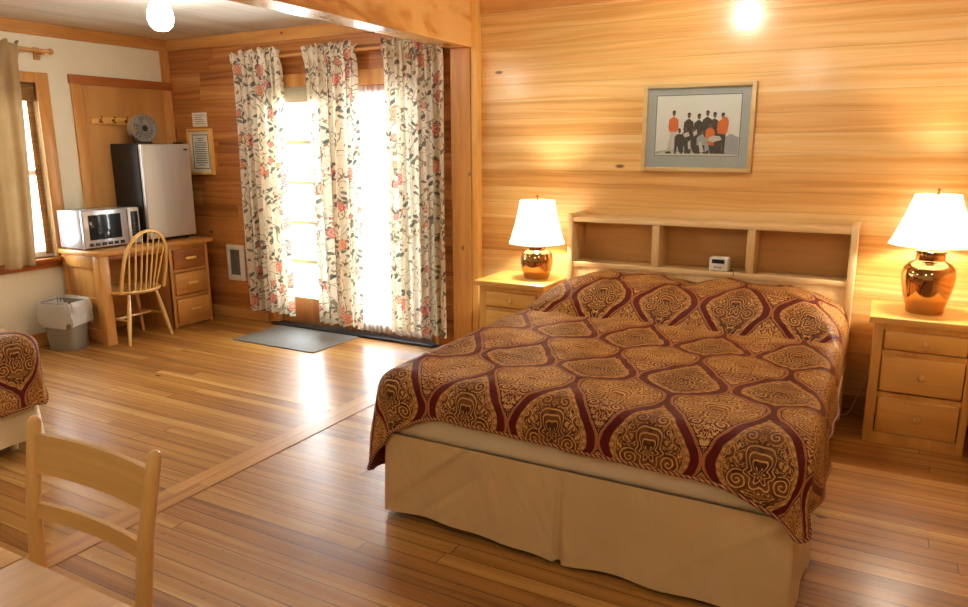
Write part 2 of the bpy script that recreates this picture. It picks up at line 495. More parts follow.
def lathe(bm, prof, seg=32, at=(0, 0, 0), mat=None, mi=0, mod=None):
    t = bmesh.new(); rings = []
    for r, z in prof:
        if r < 1e-5: rings.append([t.verts.new((0, 0, z))])
        else:
            ring = []
            for k in range(seg):
                a = 2*PI*k/seg; q = r*(mod(a, z) if mod else 1.)
                ring.append(t.verts.new((q*math.cos(a), q*math.sin(a), z)))
            rings.append(ring)
    for A, B in zip(rings, rings[1:]):
        for k in range(seg):
            k2 = (k+1) % seg
            if len(A) == 1 and len(B) > 1: t.faces.new((A[0], B[k], B[k2]))
            elif len(B) == 1 and len(A) > 1: t.faces.new((A[k], A[k2], B[0]))
            elif len(A) > 1: t.faces.new((A[k], A[k2], B[k2], B[k]))
    bmesh.ops.recalc_face_normals(t, faces=t.faces)
    add(bm, t, Matrix.Translation(at) @ (mat or Matrix()), mi)
def prism(bm, poly, depth, mat=None, mi=0, bev=0.):
    """poly in local xy, extruded along local z from 0 to depth"""
    t = bmesh.new()
    a = [t.verts.new((x, y, 0)) for x, y in poly]; b = [t.verts.new((x, y, depth)) for x, y in poly]
    n = len(poly)
    t.faces.new(a[::-1]); t.faces.new(b)
    for i in range(n): t.faces.new((a[i], a[(i+1) % n], b[(i+1) % n], b[i]))
    bmesh.ops.recalc_face_normals(t, faces=t.faces)
    if bev: bmesh.ops.bevel(t, geom=t.edges[:], offset=bev, segments=2, affect='EDGES')
    add(bm, t, mat, mi)
def sphere(bm, c, r, sx=1, sy=1, sz=1, mi=0, u=16, v=10):
    t = bmesh.new(); bmesh.ops.create_uvsphere(t, u_segments=u, v_segments=v, radius=r)
    add(bm, t, Matrix.Translation(c) @ Matrix.Diagonal((sx, sy, sz, 1)), mi)

def ob(name, bm, mats, parent=None, smooth=True, loc=None, angle=35):
    me = bpy.data.meshes.new(name)
    bm.to_mesh(me); bm.free()
    for m in (mats if isinstance(mats, (list, tuple)) else [mats]): me.materials.append(m)
    if smooth:
        for p in me.polygons: p.use_smooth = True
        try: me.set_sharp_from_angle(angle=R(angle))
        except Exception: pass
    o = bpy.data.objects.new(name, me); COL.objects.link(o)
    if parent is not None: o.parent = parent
    if loc is not None: o.location = loc
    return o
def tag(o, label, cat, group=None):
    o['label'] = label; o['category'] = cat
    if group: o['group'] = group
    return o
def thing(name, label, cat, loc=(0, 0, 0), rz=0., group=None):
    o = bpy.data.objects.new(name, None); COL.objects.link(o)
    o.empty_display_size = .1
    o.location = loc; o.rotation_euler = (0, 0, rz)
    return tag(o, label, cat, group)
def struct(name, bm, mats, parent=None, smooth=False):
    o = ob(name, bm, mats, parent, smooth)
    if parent is None: o['kind'] = 'structure'
    return o
def dup(root, loc, rz, label):
    r = root.copy(); COL.objects.link(r); r.location = loc; r.rotation_euler = (0, 0, rz); r['label'] = label
    for ch in list(root.children):
        c = ch.copy(); COL.objects.link(c); c.parent = r
        for gch in ch.children:
            d = gch.copy(); COL.objects.link(d); d.parent = c
    return r
def one(name, mats, parent, *a, smooth=True, **k):
    bm = new(); box(bm, *a, **k); return ob(name, bm, mats, parent, smooth)

# ------------------------------------------------------------------ the room
D = 4.53          # back wall
XL = -5.65        # left wall
H = 2.415         # ceiling left of the beam
H2 = 2.50         # ceiling over the bed side
XR, YF = 1.9, -1.7
DX0, DX1, DZ = -4.58, -2.87, 1.98     # french door opening

bm = new(); box(bm, XL-.1, XR+.1, YF-.1, D+.12, -.06, 0); struct('floor', bm, M['floor'])
bm = new(); box(bm, -2.70, -2.545, YF, D, 0, .003); struct('trim_1', bm, M['floor_strip'])
bm = new(); box(bm, XL-.1, -2.62, YF-.1, D+.12, H, H+.06); box(bm, -2.62, XR+.1, YF-.1, D+.12, H2, H2+.06); struct('ceiling', bm, M['ceiling'])
# left wall with its window opening
WY0, WY1, WZ0, WZ1 = 2.2, 3.335, .672, 1.99
bm = new()
box(bm, XL-.1, XL, YF, WY0, 0, H); box(bm, XL-.1, XL, WY1, D, 0, H)
box(bm, XL-.1, XL, WY0, WY1, 0, WZ0); box(bm, XL-.1, XL, WY0, WY1, WZ1, H)
struct('wall_left', bm, M['plaster'])
# back wall: cedar half with the door opening, pine half behind the bed
bm = new()
box(bm, XL-.1, DX0, D, D+.12, 0, H); box(bm, DX1, -2.60, D, D+.12, 0, H); box(bm, DX0, DX1, D, D+.12, DZ, H)
struct('wall_back_left', bm, M['cedar_wall'])
bm = new(); box(bm, -2.60, XR+.1, D, D+.12, 0, H2); struct('wall_back_right', bm, M['pine_wall'])
bm = new()
prism(bm, [(.545, D), (.545, 3.35), (XR, 3.35), (XR, YF), (XR+.1, YF), (XR+.1, D)], H2)
struct('wall_right', bm, M['pine_wall_y'])
bm = new(); box(bm, XL-.1, XR+.1, YF-.1, YF, 0, H2); struct('wall_front', bm, M['plaster'])
# baseboards
bm = new(); box(bm, XL, XL+.02, YF, 3.60, 0, .10, .004); struct('baseboard_left', bm, M['trim_y'])
bm = new(); box(bm, XL+.02, DX0-.06, D-.018, D, 0, .09, .004); struct('baseboard_back', bm, M['trim_x'])
bm = new(); box(bm, -2.49, .545, D-.015, D, 0, .085, .004); struct('baseboard_back_right', bm, M['trim_x'])
# frieze boards under the ceiling
bm = new(); box(bm, XL, XL+.022, YF, D, H-.094, H, .003); struct('trim_2', bm, M['trim_y'])
bm = new(); box(bm, XL+.022, -2.70, D-.022, D, H-.094, H, .003); struct('trim_3', bm, M['trim_x'])
bm = new(); box(bm, -2.493, .545, D-.022, D, 2.366, H2, .003); struct('trim_4', bm, M['trim_x'])
# corner board above the plywood panel
bm = new(); box(bm, XL, XL+.02, 4.445, D-.001, 2.06, H-.094, .003); struct('trim_5', bm, M['trim_z'])
# beam, post, edge board
bm = new(); box(bm, -2.715, -2.535, YF, D-.001, 2.155, H2-.001, .008); struct('trim_6', bm, M['beam'])
bm = new(); box(bm, -2.702, -2.545, D-.075, D-.001, 0.003, 2.155, .004); struct('trim_7', bm, M['trim_z'])
bm = new(); box(bm, -2.543, -2.495, D-.065, D-.001, 0.003, H2-.001, .003); struct('trim_8', bm, M['pine_z'])

# plywood panel (blocked doorway) with its stiles and rail on the left wall
p = thing('door_3', 'plywood covered doorway with red fir head rail beside the corner', 'door panel', (XL, 3.605, 0)); p['kind'] = 'structure'
one('panel', M['ply'], p, 0, .012, .085, .84, 0, 1.995, bev=.001)
one('stile', M['trim_z'], p, 0, .022, 0, .088, 0, 1.995, bev=.003)
one('stile', M['trim_z'], p, 0, .022, .835, .923, 0, 1.995, bev=.003)
one('head_rail', M['rail_red'], p, 0, .028, -.01, .923, 1.995, 2.062, bev=.003)

# left window
w = thing('window_1', 'wood cased window behind the tan curtain', 'window', (XL, WY0, 0)); w['kind'] = 'structure'
wl = WY1 - WY0
bm = new()
box(bm, -.002, .024, wl-.005, wl+.095, .63, WZ1+.065, .004); box(bm, -.002, .024, -.095, .005, .63, WZ1+.065, .004)
box(bm, -.001, .022, .0, wl, WZ1-.01, WZ1+.064, .004)
ob('window_casing', bm, M['trim_z'], w)
bm = new(); box(bm, -.09, .06, -.13, wl+.10, .645, .672, .005); box(bm, 0, .02, -.10, wl+.08, .595, .645, .003)
ob('window_sill', bm, M['rail_red'], w)
bm = new()
for y0, y1 in ((0, .045), (wl/2-.03, wl/2+.03), (wl-.045, wl)): box(bm, -.075, -.04, y0, y1, WZ0, WZ1, .003)
for z0, z1 in ((WZ0, WZ0+.05), (1.30, 1.34), (WZ1-.05, WZ1)): box(bm, -.074, -.041, 0, wl, z0, z1, .003)
ob('window_sash', bm, M['white'], w)
one('pane', M['glass'], w, -.06, -.056, .04, wl-.04, WZ0+.04, WZ1-.04)

# bamboo blind, gathered at the top with a thin length hanging at the side
t = thing('bamboo_blind', 'brown slatted bamboo blind drawn up at the top of the left window', 'blind', (XL, WY0, 0))
bm = new()
for k in range(9): box(bm, -.038+.002*(k % 2), .012-.003*(k % 3), .012, wl-.012, 1.845+k*.017, 1.860+k*.017, .004)
ob('gathered_slats', bm, M['bamboo'], t)
one('hanging_slats', M['bamboo'], t, -.035, -.029, wl-.06, wl-.012, .70, 1.85)

# french doors: casing, two leaves, threshold
bm = new()
box(bm, DX0, DX0+.07, D-.012, D+.10, .02, DZ, .003); box(bm, DX1-.035, DX1, D-.012, D+.10, .02, DZ, .003)
box(bm, DX0-.02, DX1, D-.02, D+.06, DZ-.025, DZ+.085, .003)
struct('trim_9', bm, M['trim_z'])
bm = new(); box(bm, DX0+.02, DX1-.03, D-.06, D+.11, 0, .022, .004); struct('trim_10', bm, M['sill'])
def leaf(name, x0, x1, label):
    t = thing(name, label, 'door', (x0, D+.03, .024)); t['kind'] = 'structure'
    wd = x1-x0; top = DZ-.03
    bm = new()
    sl, lo = (.11, .225) if name == 'door_1' else (.075, .10)
    box(bm, 0, sl, 0, .045, 0, top, .003); box(bm, wd-.11, wd, 0, .045, 0, top, .003)
    box(bm, sl, wd-.11, 0, .045, 0, lo, .003); box(bm, .11, wd-.11, 0, .045, top-.09, top, .003)
    ob('door_frame', bm, M['doorframe'], t)
    bm = new()
    for z in (.536, .863, 1.19, 1.515): box(bm, sl, wd-.11, .008, .038, z-.015, z+.015, .003)
    ob('muntin_grid', bm, M['frame'], t)
    one('pane', M['glass'], t, sl-.004, wd-.105, .021, .025, lo-.004, top-.085)
    return t
leaf('door_1', DX0+.07, -3.77, 'left french door leaf with pale muntins and low wooden rail')
leaf('door_2', -3.735, DX1-.035, 'right french door leaf behind white lace curtain')
bm = new(); box(bm, -3.77, -3.735, D+.012, D+.09, .022, DZ-.005, .004); struct('trim_11', bm, M['doorframe'])

# ------------------------------------------------------------------ door dressing
def sheet(x0, x1, z0, z1, folds, amp, seed, nx=150, nz=46, flare=.0, ruffle=True, rodz=None, taper=1., uvk=1.5):
    """a gathered hanging cloth in the local xz plane, with UVs in cloth metres"""
    rr = random.Random(seed)
    ph = [rr.uniform(0, 6.28) for _ in range(6)]
    bm = new(); uvl = bm.loops.layers.uv.new('UVMap')
    grid = []
    W = x1-x0
    for j in range(nz+1):
        tz = j/nz; z = z0 + (z1-z0)*tz
        row = []
        for i in range(nx+1):
            s = i/nx
            k = .35 + .65*min(1, (1-tz)*1.3+.25)
            a = 2*PI*folds*(s + .02*math.sin(2*PI*s*2.3+ph[0]) + .012*math.sin(3*tz+ph[1]))
            y = amp*k*(math.sin(a) + .45*math.sin(a*.47+ph[2]) + .25*math.sin(a*1.9+ph[3]+tz*1.5) + .16*math.sin(a*3.3+ph[5]))
            x = x0 + W*s + W*flare*(s-.5)*(1-tz)**1.2 + .006*math.sin(a*2+ph[4])
            zz = z
            if rodz is not None:
                q = (z-rodz)/.05
                pinch = math.exp(-q*q)
                y = y*(1-.7*pinch) - .022*pinch - .003
                if z > rodz+.02:
                    y += .026*math.sin(a*1.7+ph[5]) * min(1, (z-rodz)/.03)
                    zz += (.014*math.sin(a*1.31+ph[4])+.009*math.sin(a*3.1+ph[2]))*min(1, (z-rodz-.02)/.03)
                    x += .012*math.sin(a*2.3+ph[1])*min(1, (z-rodz-.02)/.03)
            if j == 0: zz += .006*math.sin(a*.5+ph[3])
            row.append((bm.verts.new((x, y, zz)), (s*W*uvk+seed*1.37, zz)))
        grid.append(row)
    for j in range(nz):
        for i in range(nx):
            q = (grid[j][i], grid[j][i+1], grid[j+1][i+1], grid[j+1][i])
            f = bm.faces.new([e[0] for e in q])
            for l, e in zip(f.loops, q): l[uvl].uv = e[1]
    return bm
YC = D-.10
ROD = 2.195
gl = 'floral curtains over the french doors'
for i, (a, b, zb, fl, fo, lab) in enumerate((
        (-4.75, -4.22, .125, -.02, 7, 'floral rose patterned cream curtain, left of three, beside wall heater'),
        (-3.98, -3.49, .095, -.12, 6, 'floral rose patterned cream curtain hanging between the two french door leaves'),
        (-3.25, -2.735, .115, -.02, 8, 'floral rose patterned cream curtain, right of three, against wooden post'))):
    o = ob('floral_curtain', sheet(a, b, zb, ROD+.052, fo, .030, i+1, flare=fl, rodz=ROD, nx=190, nz=60), M['floral'], angle=180)
    o.location = (0, YC, 0)
    tag(o, lab, 'curtain', gl)
t = thing('curtain_rod', 'long wooden curtain rod carrying the floral curtains above french doors', 'curtain rod', (0, YC, ROD))
bm = new(); tube(bm, [(-4.77, 0, 0), (-2.725, 0, 0)], .0125, 12); ob('rod', bm, M['trim_x'], t)
for x in (-4.72, -3.72, -2.76):
    bm = new(); box(bm, x-.012, x+.012, -.012, .099, -.026, -.012, .002); box(bm, x-.018, x+.018, .085, .099, -.06, .03, .002)
    ob('bracket', bm, M['trim_x'], t)
# pale shade across the head of the left leaf
t = thing('roller_shade', 'grey cloth shade rolled up at the head of left french door', 'window shade', (0, D-.03, 0))
bm = new(); tube(bm, [(-4.49, 0, 1.945), (-3.79, 0, 1.945)], .022, 14); ob('roll', bm, M['shade_cloth'], t)
one('cloth', M['shade_cloth'], t, -4.48, -3.80, -.019, -.016, 1.845, 1.945, bev=.001)
# lace on the right leaf
o = ob('lace_curtain', sheet(-3.665, -2.95, .045, 1.95, 15, .008, 11, nx=160, nz=30, ruffle=False), M['lace'], angle=180)
o.location = (0, D+.012, 0); tag(o, 'white lace curtain covering glass of right french door', 'lace curtain')
bm = new(); box(bm, -4.45, -3.61, 3.94, D-.065, 0, .008, .003)
tag(ob('door_mat', bm, M['mat']), 'flat grey ribbed mat on floor before left french door', 'door mat')
# left window curtain and rod
bm = sheet(0, .75, .64, 2.245, 5, .03, 23, nx=110, nz=40, flare=-.0, rodz=2.205)
for v in bm.verts:
    s = min(1, max(0, (2.2-v.co.z)/1.56)); v.co.x -= .07*(s**2)*(v.co.x/.75)
o = ob('tan_curtain', bm, M['tan_curtain'], angle=180)
o.location = (XL+.09, 2.45, 0); o.rotation_euler = (0, 0, R(90))
tag(o, 'plain tan linen curtain hanging over left window', 'curtain')
t = thing('curtain_rod', 'short wooden curtain rod with ball end above left window', 'curtain rod', (XL, 0, 2.205))
bm = new(); tube(bm, [(.09, 2.1, 0), (.09, 3.42, 0)], .014, 12); ob('rod', bm, M['trim_y'], t)
bm = new(); sphere(bm, (.09, 3.432, 0), .022); ob('finial', bm, M['trim_y'], t)
bm = new(); box(bm, 0, .095, 3.36, 3.385, -.03, -.013, .003); box(bm, 0, .014, 3.35, 3.395, -.06, .03, .003); ob('bracket', bm, M['trim_y'], t)

# ------------------------------------------------------------------ wall things
t = thing('wall_heater', 'white framed wall heater with grey grille left of floral curtain', 'heater', (-5.075, D, .345))
bm = new()
box(bm, 0, .195, -.03, 0, 0, .05, .006); box(bm, 0, .195, -.03, 0, .275, .315, .006); box(bm, 0, .035, -.03, 0, .03, .29, .006); box(bm, .155, .195, -.03, 0, .03, .29, .006)
ob('housing', bm, M['white'], t)
bm = new(); box(bm, .03, .16, -.016, -.002, .045, .28)
for k in range(16): box(bm, .033, .158, -.024, -.014, .052+k*.0142, .057+k*.0142)
ob('grille', bm, M['grille'], t)

t = thing('paper_note', 'small white paper note pinned above framed notice', 'note', (-5.395, D-.003, 1.68))
one('sheet', M['paper'], t, 0, .185, -.001, .0, 0, .12, smooth=False)
bm = new()
for k in range(5): box(bm, .03+.01*(k % 2), .155-.012*((k*3) % 4), -.0018, -.001, .095-k*.018, .099-k*.018)
ob('text_lines', bm, M['ink'], t)
t = thing('framed_notice', 'framed printed notice on cedar wall beside refrigerator', 'framed notice', (-5.455, D, 1.268))
w_, h_ = .30, .395
bm = new()
box(bm, 0, .022, -.035, 0, 0, h_, .003); box(bm, w_-.022, w_, -.035, 0, 0, h_, .003)
box(bm, .022, w_-.022, -.035, 0, 0, .022, .003); box(bm, .022, w_-.022, -.035, 0, h_-.022, h_, .003)
ob('frame', bm, M['pine_z'], t)
one('sheet', M['paper'], t, .018, w_-.018, -.014, -.002, .018, h_-.018)
bm = new()
for a in ((.05, w_-.05, .05, .056), (.05, w_-.05, h_-.056, h_-.05), (.05, .056, .05, h_-.05), (w_-.056, w_-.05, .05, h_-.05)): box(bm, a[0], a[1], -.0155, -.014, a[2], a[3])
for k in range(13):
    ln = (.09, .06, .15, .14, .15, .12, .15, .15, .13, .15, .14, .15, .08)[k]
    box(bm, w_/2-ln/2, w_/2+ln/2, -.0155, -.014, h_-.085-k*.019, h_-.080-k*.019)
ob('printed_text', bm, M['inkdark'], t)

# coat rack
t = thing('coat_rack', 'wooden wall rack with brass hooks on plywood panel', 'coat rack', (XL+.012, 3.735, 1.69))
one('board', M['pine_y'], t, 0, .016, 0, .52, 0, .055, bev=.003)
for y in (.075, .19, .305, .42):
    bm = new()
    lathe(bm, [(0, 0), (.013, 0), (.013, .004), (.006, .007), (0, .007)], 12, (.016, y, .03), Matrix.Rotation(R(90), 4, 'Y'))
    tube(bm, [(.018, y, .034), (.034, y, .040), (.045, y, .056), (.042, y, .066)], [.004, .004, .004, .006], 8)
    tube(bm, [(.018, y, .026), (.032, y, .012), (.042, y, .010), (.046, y, .020)], [.004, .004, .004, .005], 8)
    ob('hook', bm, M['brass'], t)

# picture of the climbing group
t = thing('framed_picture', 'framed group photograph with blue grey mat above the bed', 'picture', (-1.351, D, 1.345))
t.rotation_euler = (0, R(.3), 0)
w_, h_ = .655, .518
bm = new()
f_ = .026
box(bm, 0, f_, -.03, 0, 0, h_, .004); box(bm, w_-f_, w_, -.03, 0, 0, h_, .004)
box(bm, f_-.002, w_-f_+.002, -.03, 0, 0, f_, .004); box(bm, f_-.002, w_-f_+.002, -.03, 0, h_-f_, h_, .004)
ob('frame', bm, M['frame'], t)
one('mat_board', M['matboard'], t, f_-.003, w_-f_+.003, -.012, -.003, f_-.003, h_-f_+.003)
px0, px1, pz0, pz1 = .083, .575, .098, .448
bm = new()
box(bm, px0-.004, px1+.004, -.0128, -.012, pz0-.004, pz1+.004, mi=5)
box(bm, px0, px1, -.0134, -.0125, pz0, pz1, mi=0)
PW, PH = px1-px0, pz1-pz0
def blob(cx, cz, rx, rz, mi, k=10, dy=0.):
    tt = bmesh.new()
    vs = [tt.verts.new((px0+PW*(cx+rx*math.cos(2*PI*i/k)), -.0142-dy, pz0+PH*(cz+rz*math.sin(2*PI*i/k)))) for i in range(k)]
    tt.faces.new(vs[::1]); bmesh.ops.recalc_face_normals(tt, faces=tt.faces)
    if tt.faces[:][0].normal.y > 0: bmesh.ops.reverse_faces(tt, faces=tt.faces)
    add(bm, tt, None, mi)
lay = [0]
def shape(pts, mi):
    """flat printed shape; pts in print fractions"""
    lay[0] += 1
    tt = bmesh.new()
    vs = [tt.verts.new((px0+PW*min(.995, max(.005, x)), -.0142-lay[0]*.00003, pz0+PH*min(.99, max(.012, z)))) for x, z in pts]
    tt.faces.new(vs)
    tt.normal_update()
    if tt.faces[:][0].normal.y > 0: bmesh.ops.reverse_faces(tt, faces=tt.faces)
    add(bm, tt, None, mi)
def oval(cx, cz, rx, rz, mi, k=12): shape([(cx+rx*math.cos(2*PI*i/k), cz+rz*math.sin(2*PI*i/k)) for i in range(k)], mi)
shape([(.0, .0), (1, .0), (1, .30), (.9, .36), (.72, .20), (.3, .12), (0, .06)], 4)
shape([(0, 0), (.97, 0), (.8, .03), (.4, .05), (.1, .07)], 3)
def standing(x, top, jacket, legs, sleeve=None):
    h = top; sh = top-.13; hip = top-.36
    shape([(x-.036, 0.03), (x-.008, .03), (x-.002, hip), (x+.006, .03), (x+.036, .03), (x+.044, hip+.03), (x-.044, hip+.03)], legs)
    shape([(x-.045, hip), (x+.046, hip), (x+.062, hip+.08), (x+.056, sh-.03), (x+.026, sh), (x+.008, sh+.02), (x-.012, sh+.02), (x-.03, sh), (x-.056, sh-.03), (x-.062, hip+.07)], jacket)
    oval(x, top-.055, .019, .046, 6); shape([(x-.022, top-.05), (x-.018, top-.012), (x, top), (x+.018, top-.012), (x+.022, top-.045)], 2)
def seated(x, top, jacket, legs):
    shape([(x-.055, .03), (x-.03, .03), (x-.018, .16), (x+.012, .05), (x+.042, .03), (x+.06, .06), (x+.05, .22), (x-.05, .22)], legs)
    shape([(x-.052, .17), (x+.052, .17), (x+.056, top-.16), (x+.024, top-.10), (x-.022, top-.10), (x-.054, top-.15)], jacket)
    oval(x+.003, top-.05, .018, .043, 6); shape([(x-.02, top-.04), (x-.014, top-.006), (x+.004, top), (x+.022, top-.03)], 2)
for a_ in ((.215, .76, 1, 3), (.40, .72, 2, 2), (.52, .70, 2, 2), (.62, .75, 2, 2), (.705, .72, 2, 2), (.80, .71, 1, 2)): standing(*a_)
shape([(.71, .36), (.80, .36), (.80, .08), (.86, .03), (.72, .03)], 2); shape([(.775, .37), (.86, .38), (.872, .55), (.85, .63), (.80, .64), (.77, .5)], 1)
for a_ in ((.29, .46, 2, 2), (.37, .50, 2, 2), (.455, .48, 2, 2), (.66, .56, 1, 2), (.56, .44, 4, 2)): seated(*a_)
for pts, m in (([(.335, .36), (.40, .40), (.42, .33), (.36, .30)], 3), ([(.46, .38), (.50, .44), (.51, .36), (.47, .32)], 3), ([(.40, .22), (.43, .26), (.44, .12), (.41, .10)], 3),
    ([(.53, .22), (.56, .24), (.60, .06), (.55, .05)], 3), ([(.60, .20), (.64, .22), (.66, .10), (.61, .05)], 4), ([(.65, .30), (.70, .33), (.78, .32), (.80, .26), (.70, .22), (.64, .24)], 3),
    ([(.17, .30), (.205, .30), (.18, .08), (.14, .06)], 3), ([(.60, .27), (.64, .30), (.65, .24), (.61, .22)], 4), ([(.13, .06), (.19, .07), (.2, .03), (.13, .03)], 2)): shape(pts, m)
pm = [plain('photo_sky', srgb(240, 237, 228), .6), plain('photo_orange', srgb(226, 122, 54), .6), plain('photo_dark', srgb(78, 70, 62), .6, 0., .5, 300), plain('photo_white', srgb(216, 210, 198), .6),
      plain('photo_grey', srgb(176, 180, 182), .6), plain('photo_border', srgb(110, 112, 110), .6), plain('photo_skin', srgb(128, 92, 70), .6)]
ob('photograph', bm, pm, t, smooth=False)
one('glass_cover', M['glass'], t, f_-.004, w_-f_+.004, -.021, -.0185, f_-.004, h_-f_+.004)

# ceiling lamps, plus unseen globes added as fill
def ceiling_lamp(loc, label):
    t = thing('ceiling_lamp', label, 'ceiling lamp', loc)
    bm = new(); lathe(bm, [(0, 0), (.085, 0), (.085, -.02), (.055, -.04), (.05, -.055), (0, -.055)], 28); ob('fitting', bm, M['white'], t)
    bm = new(); lathe(bm, [(.044, -.045), (.046, -.06), (.061, -.085), (.072, -.125), (.074, -.16), (.063, -.195), (.039, -.217), (0, -.225)], 32); ob('globe', bm, M['globe'], t)
    return t
l0 = ceiling_lamp((-3.93, 3.13, H), 'lit white glass globe lamp on whitewashed ceiling')
for loc, lab in (((-.93, 3.62, H2), 'lit white glass globe lamp on ceiling above the bed'), ((-4.3, .4, H), 'unseen fill light, white globe added on ceiling over the second bed'), ((-.9, -.55, H2), 'unseen fill light, white globe added on ceiling over the dining table'), ((1.0, .7, H2), 'unseen fill light, white globe added on ceiling by the right wall')):  # last three globes are out of view, added to brighten the room
    dup(l0, loc, 0, lab)

# ------------------------------------------------------------------ desk corner
DT = .735
t = thing('desk', 'amber pine desk with three drawers and knee space under left wall appliances', 'desk', (XL, 3.33, 0))
B = .002
dw, dd = 1.045, .50        # y extent, depth (x)
bm = new(); box(bm, .025, .53, 0, dw+.03, DT-.036, DT, .006); ob('desktop', bm, M['desk_y'], t)
bm = new()   # left end: frame and recessed panel
box(bm, .03, .08, .02, .055, 0, DT-.036, .003); box(bm, .42, dd, .02, .10, 0, DT-.036, .003)
box(bm, .08, .42, .02, .055, .60, DT-.036, .003); box(bm, .08, .42, .02, .055, .30, .37, .003); box(bm, .08, .42, .02, .055, .03, .12, .003)
box(bm, .08, .42, .034, .050, .10, .62)
ob('side_panel', bm, M['desk_z'], t)
bm = new()   # drawer carcass
Y0, Y1 = .635, 1.03
box(bm, .03, dd-.004, Y0, Y0+.025, 0, DT-.036, .002); box(bm, .03, dd-.004, Y1-.025, Y1, 0, DT-.036, .002)
box(bm, .03, .05, Y0, Y1, .03, DT-.04); 
for z in (.025, .262, .485, .68): box(bm, .05, dd-.006, Y0+.02, Y1-.02, z-.014, z+.014, .002)
box(bm, dd-.03, dd, Y1-.03, Y1+.0, 0, DT-.036, .003); box(bm, dd-.03, dd, Y0, Y0+.03, 0, DT-.036, .003)
ob('drawer_case', bm, M['desk_z'], t)
bm = new(); box(bm, .06, .085, .09, Y0, .09, .62, .002); ob('back_panel', bm, M['desk_y'], t)
bm = new(); box(bm, .40, .46, .10, Y0, .655, DT-.036, .002); ob('knee_apron', bm, M['desk_y'], t)
for z0, z1, m in ((.505, .668, 'drawer_red'), (.283, .465, 'desk_y'), (.045, .243, 'desk_y')):
    bm = new(); box(bm, dd-.03, dd+.012, Y0+.035, Y1-.035, z0, z1, .006)
    dr = ob('drawer', bm, M[m], t)
    if m == 'drawer_red': dr['label'] = 'reddish brown drawer front'
    bm = new(); zc = (z0+z1)/2; yc = (Y0+Y1)/2
    box(bm, dd+.012, dd+.034, yc-.055, yc+.055, zc-.012, zc+.012, .008); ob('handle', bm, M['beech_y'], dr)

# refrigerator
t = thing('mini_fridge', 'small black refrigerator with stainless door standing on the desk', 'refrigerator', (XL+.03, 3.87, DT))
bm = new(); box(bm, 0, .335, 0, .47, .012, .80, .008)
for x in (.04, .30):
    for y in (.04, .43): lathe(bm, [(0, 0), (.015, 0), (.015, .014), (0, .014)], 10, (x, y, 0))
ob('body', bm, M['black'], t)
bm = new(); box(bm, .34, .385, .002, .468, .03, .797, .012, seg=3); dr = ob('door', bm, M['steel'], t)
one('badge', M['darkgrey'], dr, .3845, .387, .40, .445, .745, .757, bev=.001)
bm = new(); box(bm, .30, .36, .37, .43, .797, .812, .004); ob('hinge_cover', bm, M['black'], t)

# fan on the refrigerator
t = thing('desk_fan', 'round grey air circulator fan on top of refrigerator', 'fan', (XL+.19, 4.06, DT+.80), R(-3))
Mx = Matrix.Rotation(R(90), 4, 'Y')
bm = new(); lathe(bm, [(0, 0), (.075, 0), (.078, .008), (.06, .018), (0, .02)], 28)
tube(bm, [(0, .07, .012), (0, .088, .05), (0, .095, .115)], .008, 8); tube(bm, [(0, -.07, .012), (0, -.088, .05), (0, -.095, .115)], .008, 8)
ob('stand', bm, M['darkgrey'], t)
bm = new(); lathe(bm, [(.05, -.085), (.085, -.07), (.105, -.02), (.112, .03), (.113, .05), (.108, .052), (.103, .03), (.09, -.02), (.04, -.06), (.04, -.085), (.05, -.085)], 40, (0, 0, .125), Mx)
ob('housing', bm, M['fangrey'], t)
bm = new()
for rr in (.034, .05, .066, .082, .097):
    tube(bm, [(.048-.1*rr*rr*5, rr*math.cos(a*PI/18), .125+rr*math.sin(a*PI/18)) for a in range(36)], .002, 6, closed=True)
for k in range(16):
    a = 2*PI*k/16
    tube(bm, [(.052, .025*math.cos(a), .125+.025*math.sin(a)), (.048, .108*math.cos(a+.35), .125+.108*math.sin(a+.35))], .0018, 5)
ob('grille', bm, M['fanlight'], t)
bm = new(); lathe(bm, [(0, .06), (.02, .058), (.027, .048), (.027, .04), (0, .04)], 20, (0, 0, .125), Mx); ob('hub', bm, M['darkgrey'], t)
bm = new()
for k in range(5):
    Mb = Matrix.Translation((0, 0, .125)) @ Matrix.Rotation(2*PI*k/5, 4, 'X') @ Matrix.Translation((.01, 0, .05)) @ Matrix.Rotation(R(30), 4, 'Z')
    box(bm, -.002, .002, -.026, .026, -.04, .04, .001, mat=Mb)
ob('blade', bm, M['grille'], t)

# microwave
t = thing('microwave', 'silver microwave oven with black window standing on left end of desk', 'microwave', (XL+.05, 3.345, DT), R(0))
w_, h_, d_ = .485, .30, .315
bm = new(); box(bm, 0, d_-.03, 0, w_, .012, h_, .006)
for x in (.03, .25):
    for y in (.04, .44): lathe(bm, [(0, 0), (.014, 0), (.014, .014), (0, .014)], 10, (x, y, 0))
ob('body', bm, M['mirror_steel'], t)
bm = new(); box(bm, d_-.03, d_, 0, .375, .012, h_, .010); dr = ob('door', bm, M['mirror_steel'], t)
one('window', M['blackgloss'], dr, d_-.001, d_+.003, .045, .315, .075, h_-.035, bev=.001)
one('control_panel', M['steel'], t, d_-.03, d_, .378, w_, .012, h_, bev=.008)
pn = one('display_panel', M['blackgloss'], t, d_-.001, d_+.002, .405, .468, .07, h_-.03, bev=.001)
bm = new()
for k in range(6): box(bm, d_-.002, d_+.004, .035+k*.052, .072+k*.052, .028, .052, .003)  # reflected squares below the window, modelled as dark tiles
ob('reflection_squares', bm, M['blackgloss'], t)
bm = new()
for j in range(4):
    for k in range(3): box(bm, d_+.002, d_+.0035, .412+k*.019, .424+k*.019, .085+j*.026, .101+j*.026)
ob('keypad', bm, M['darkgrey'], t)

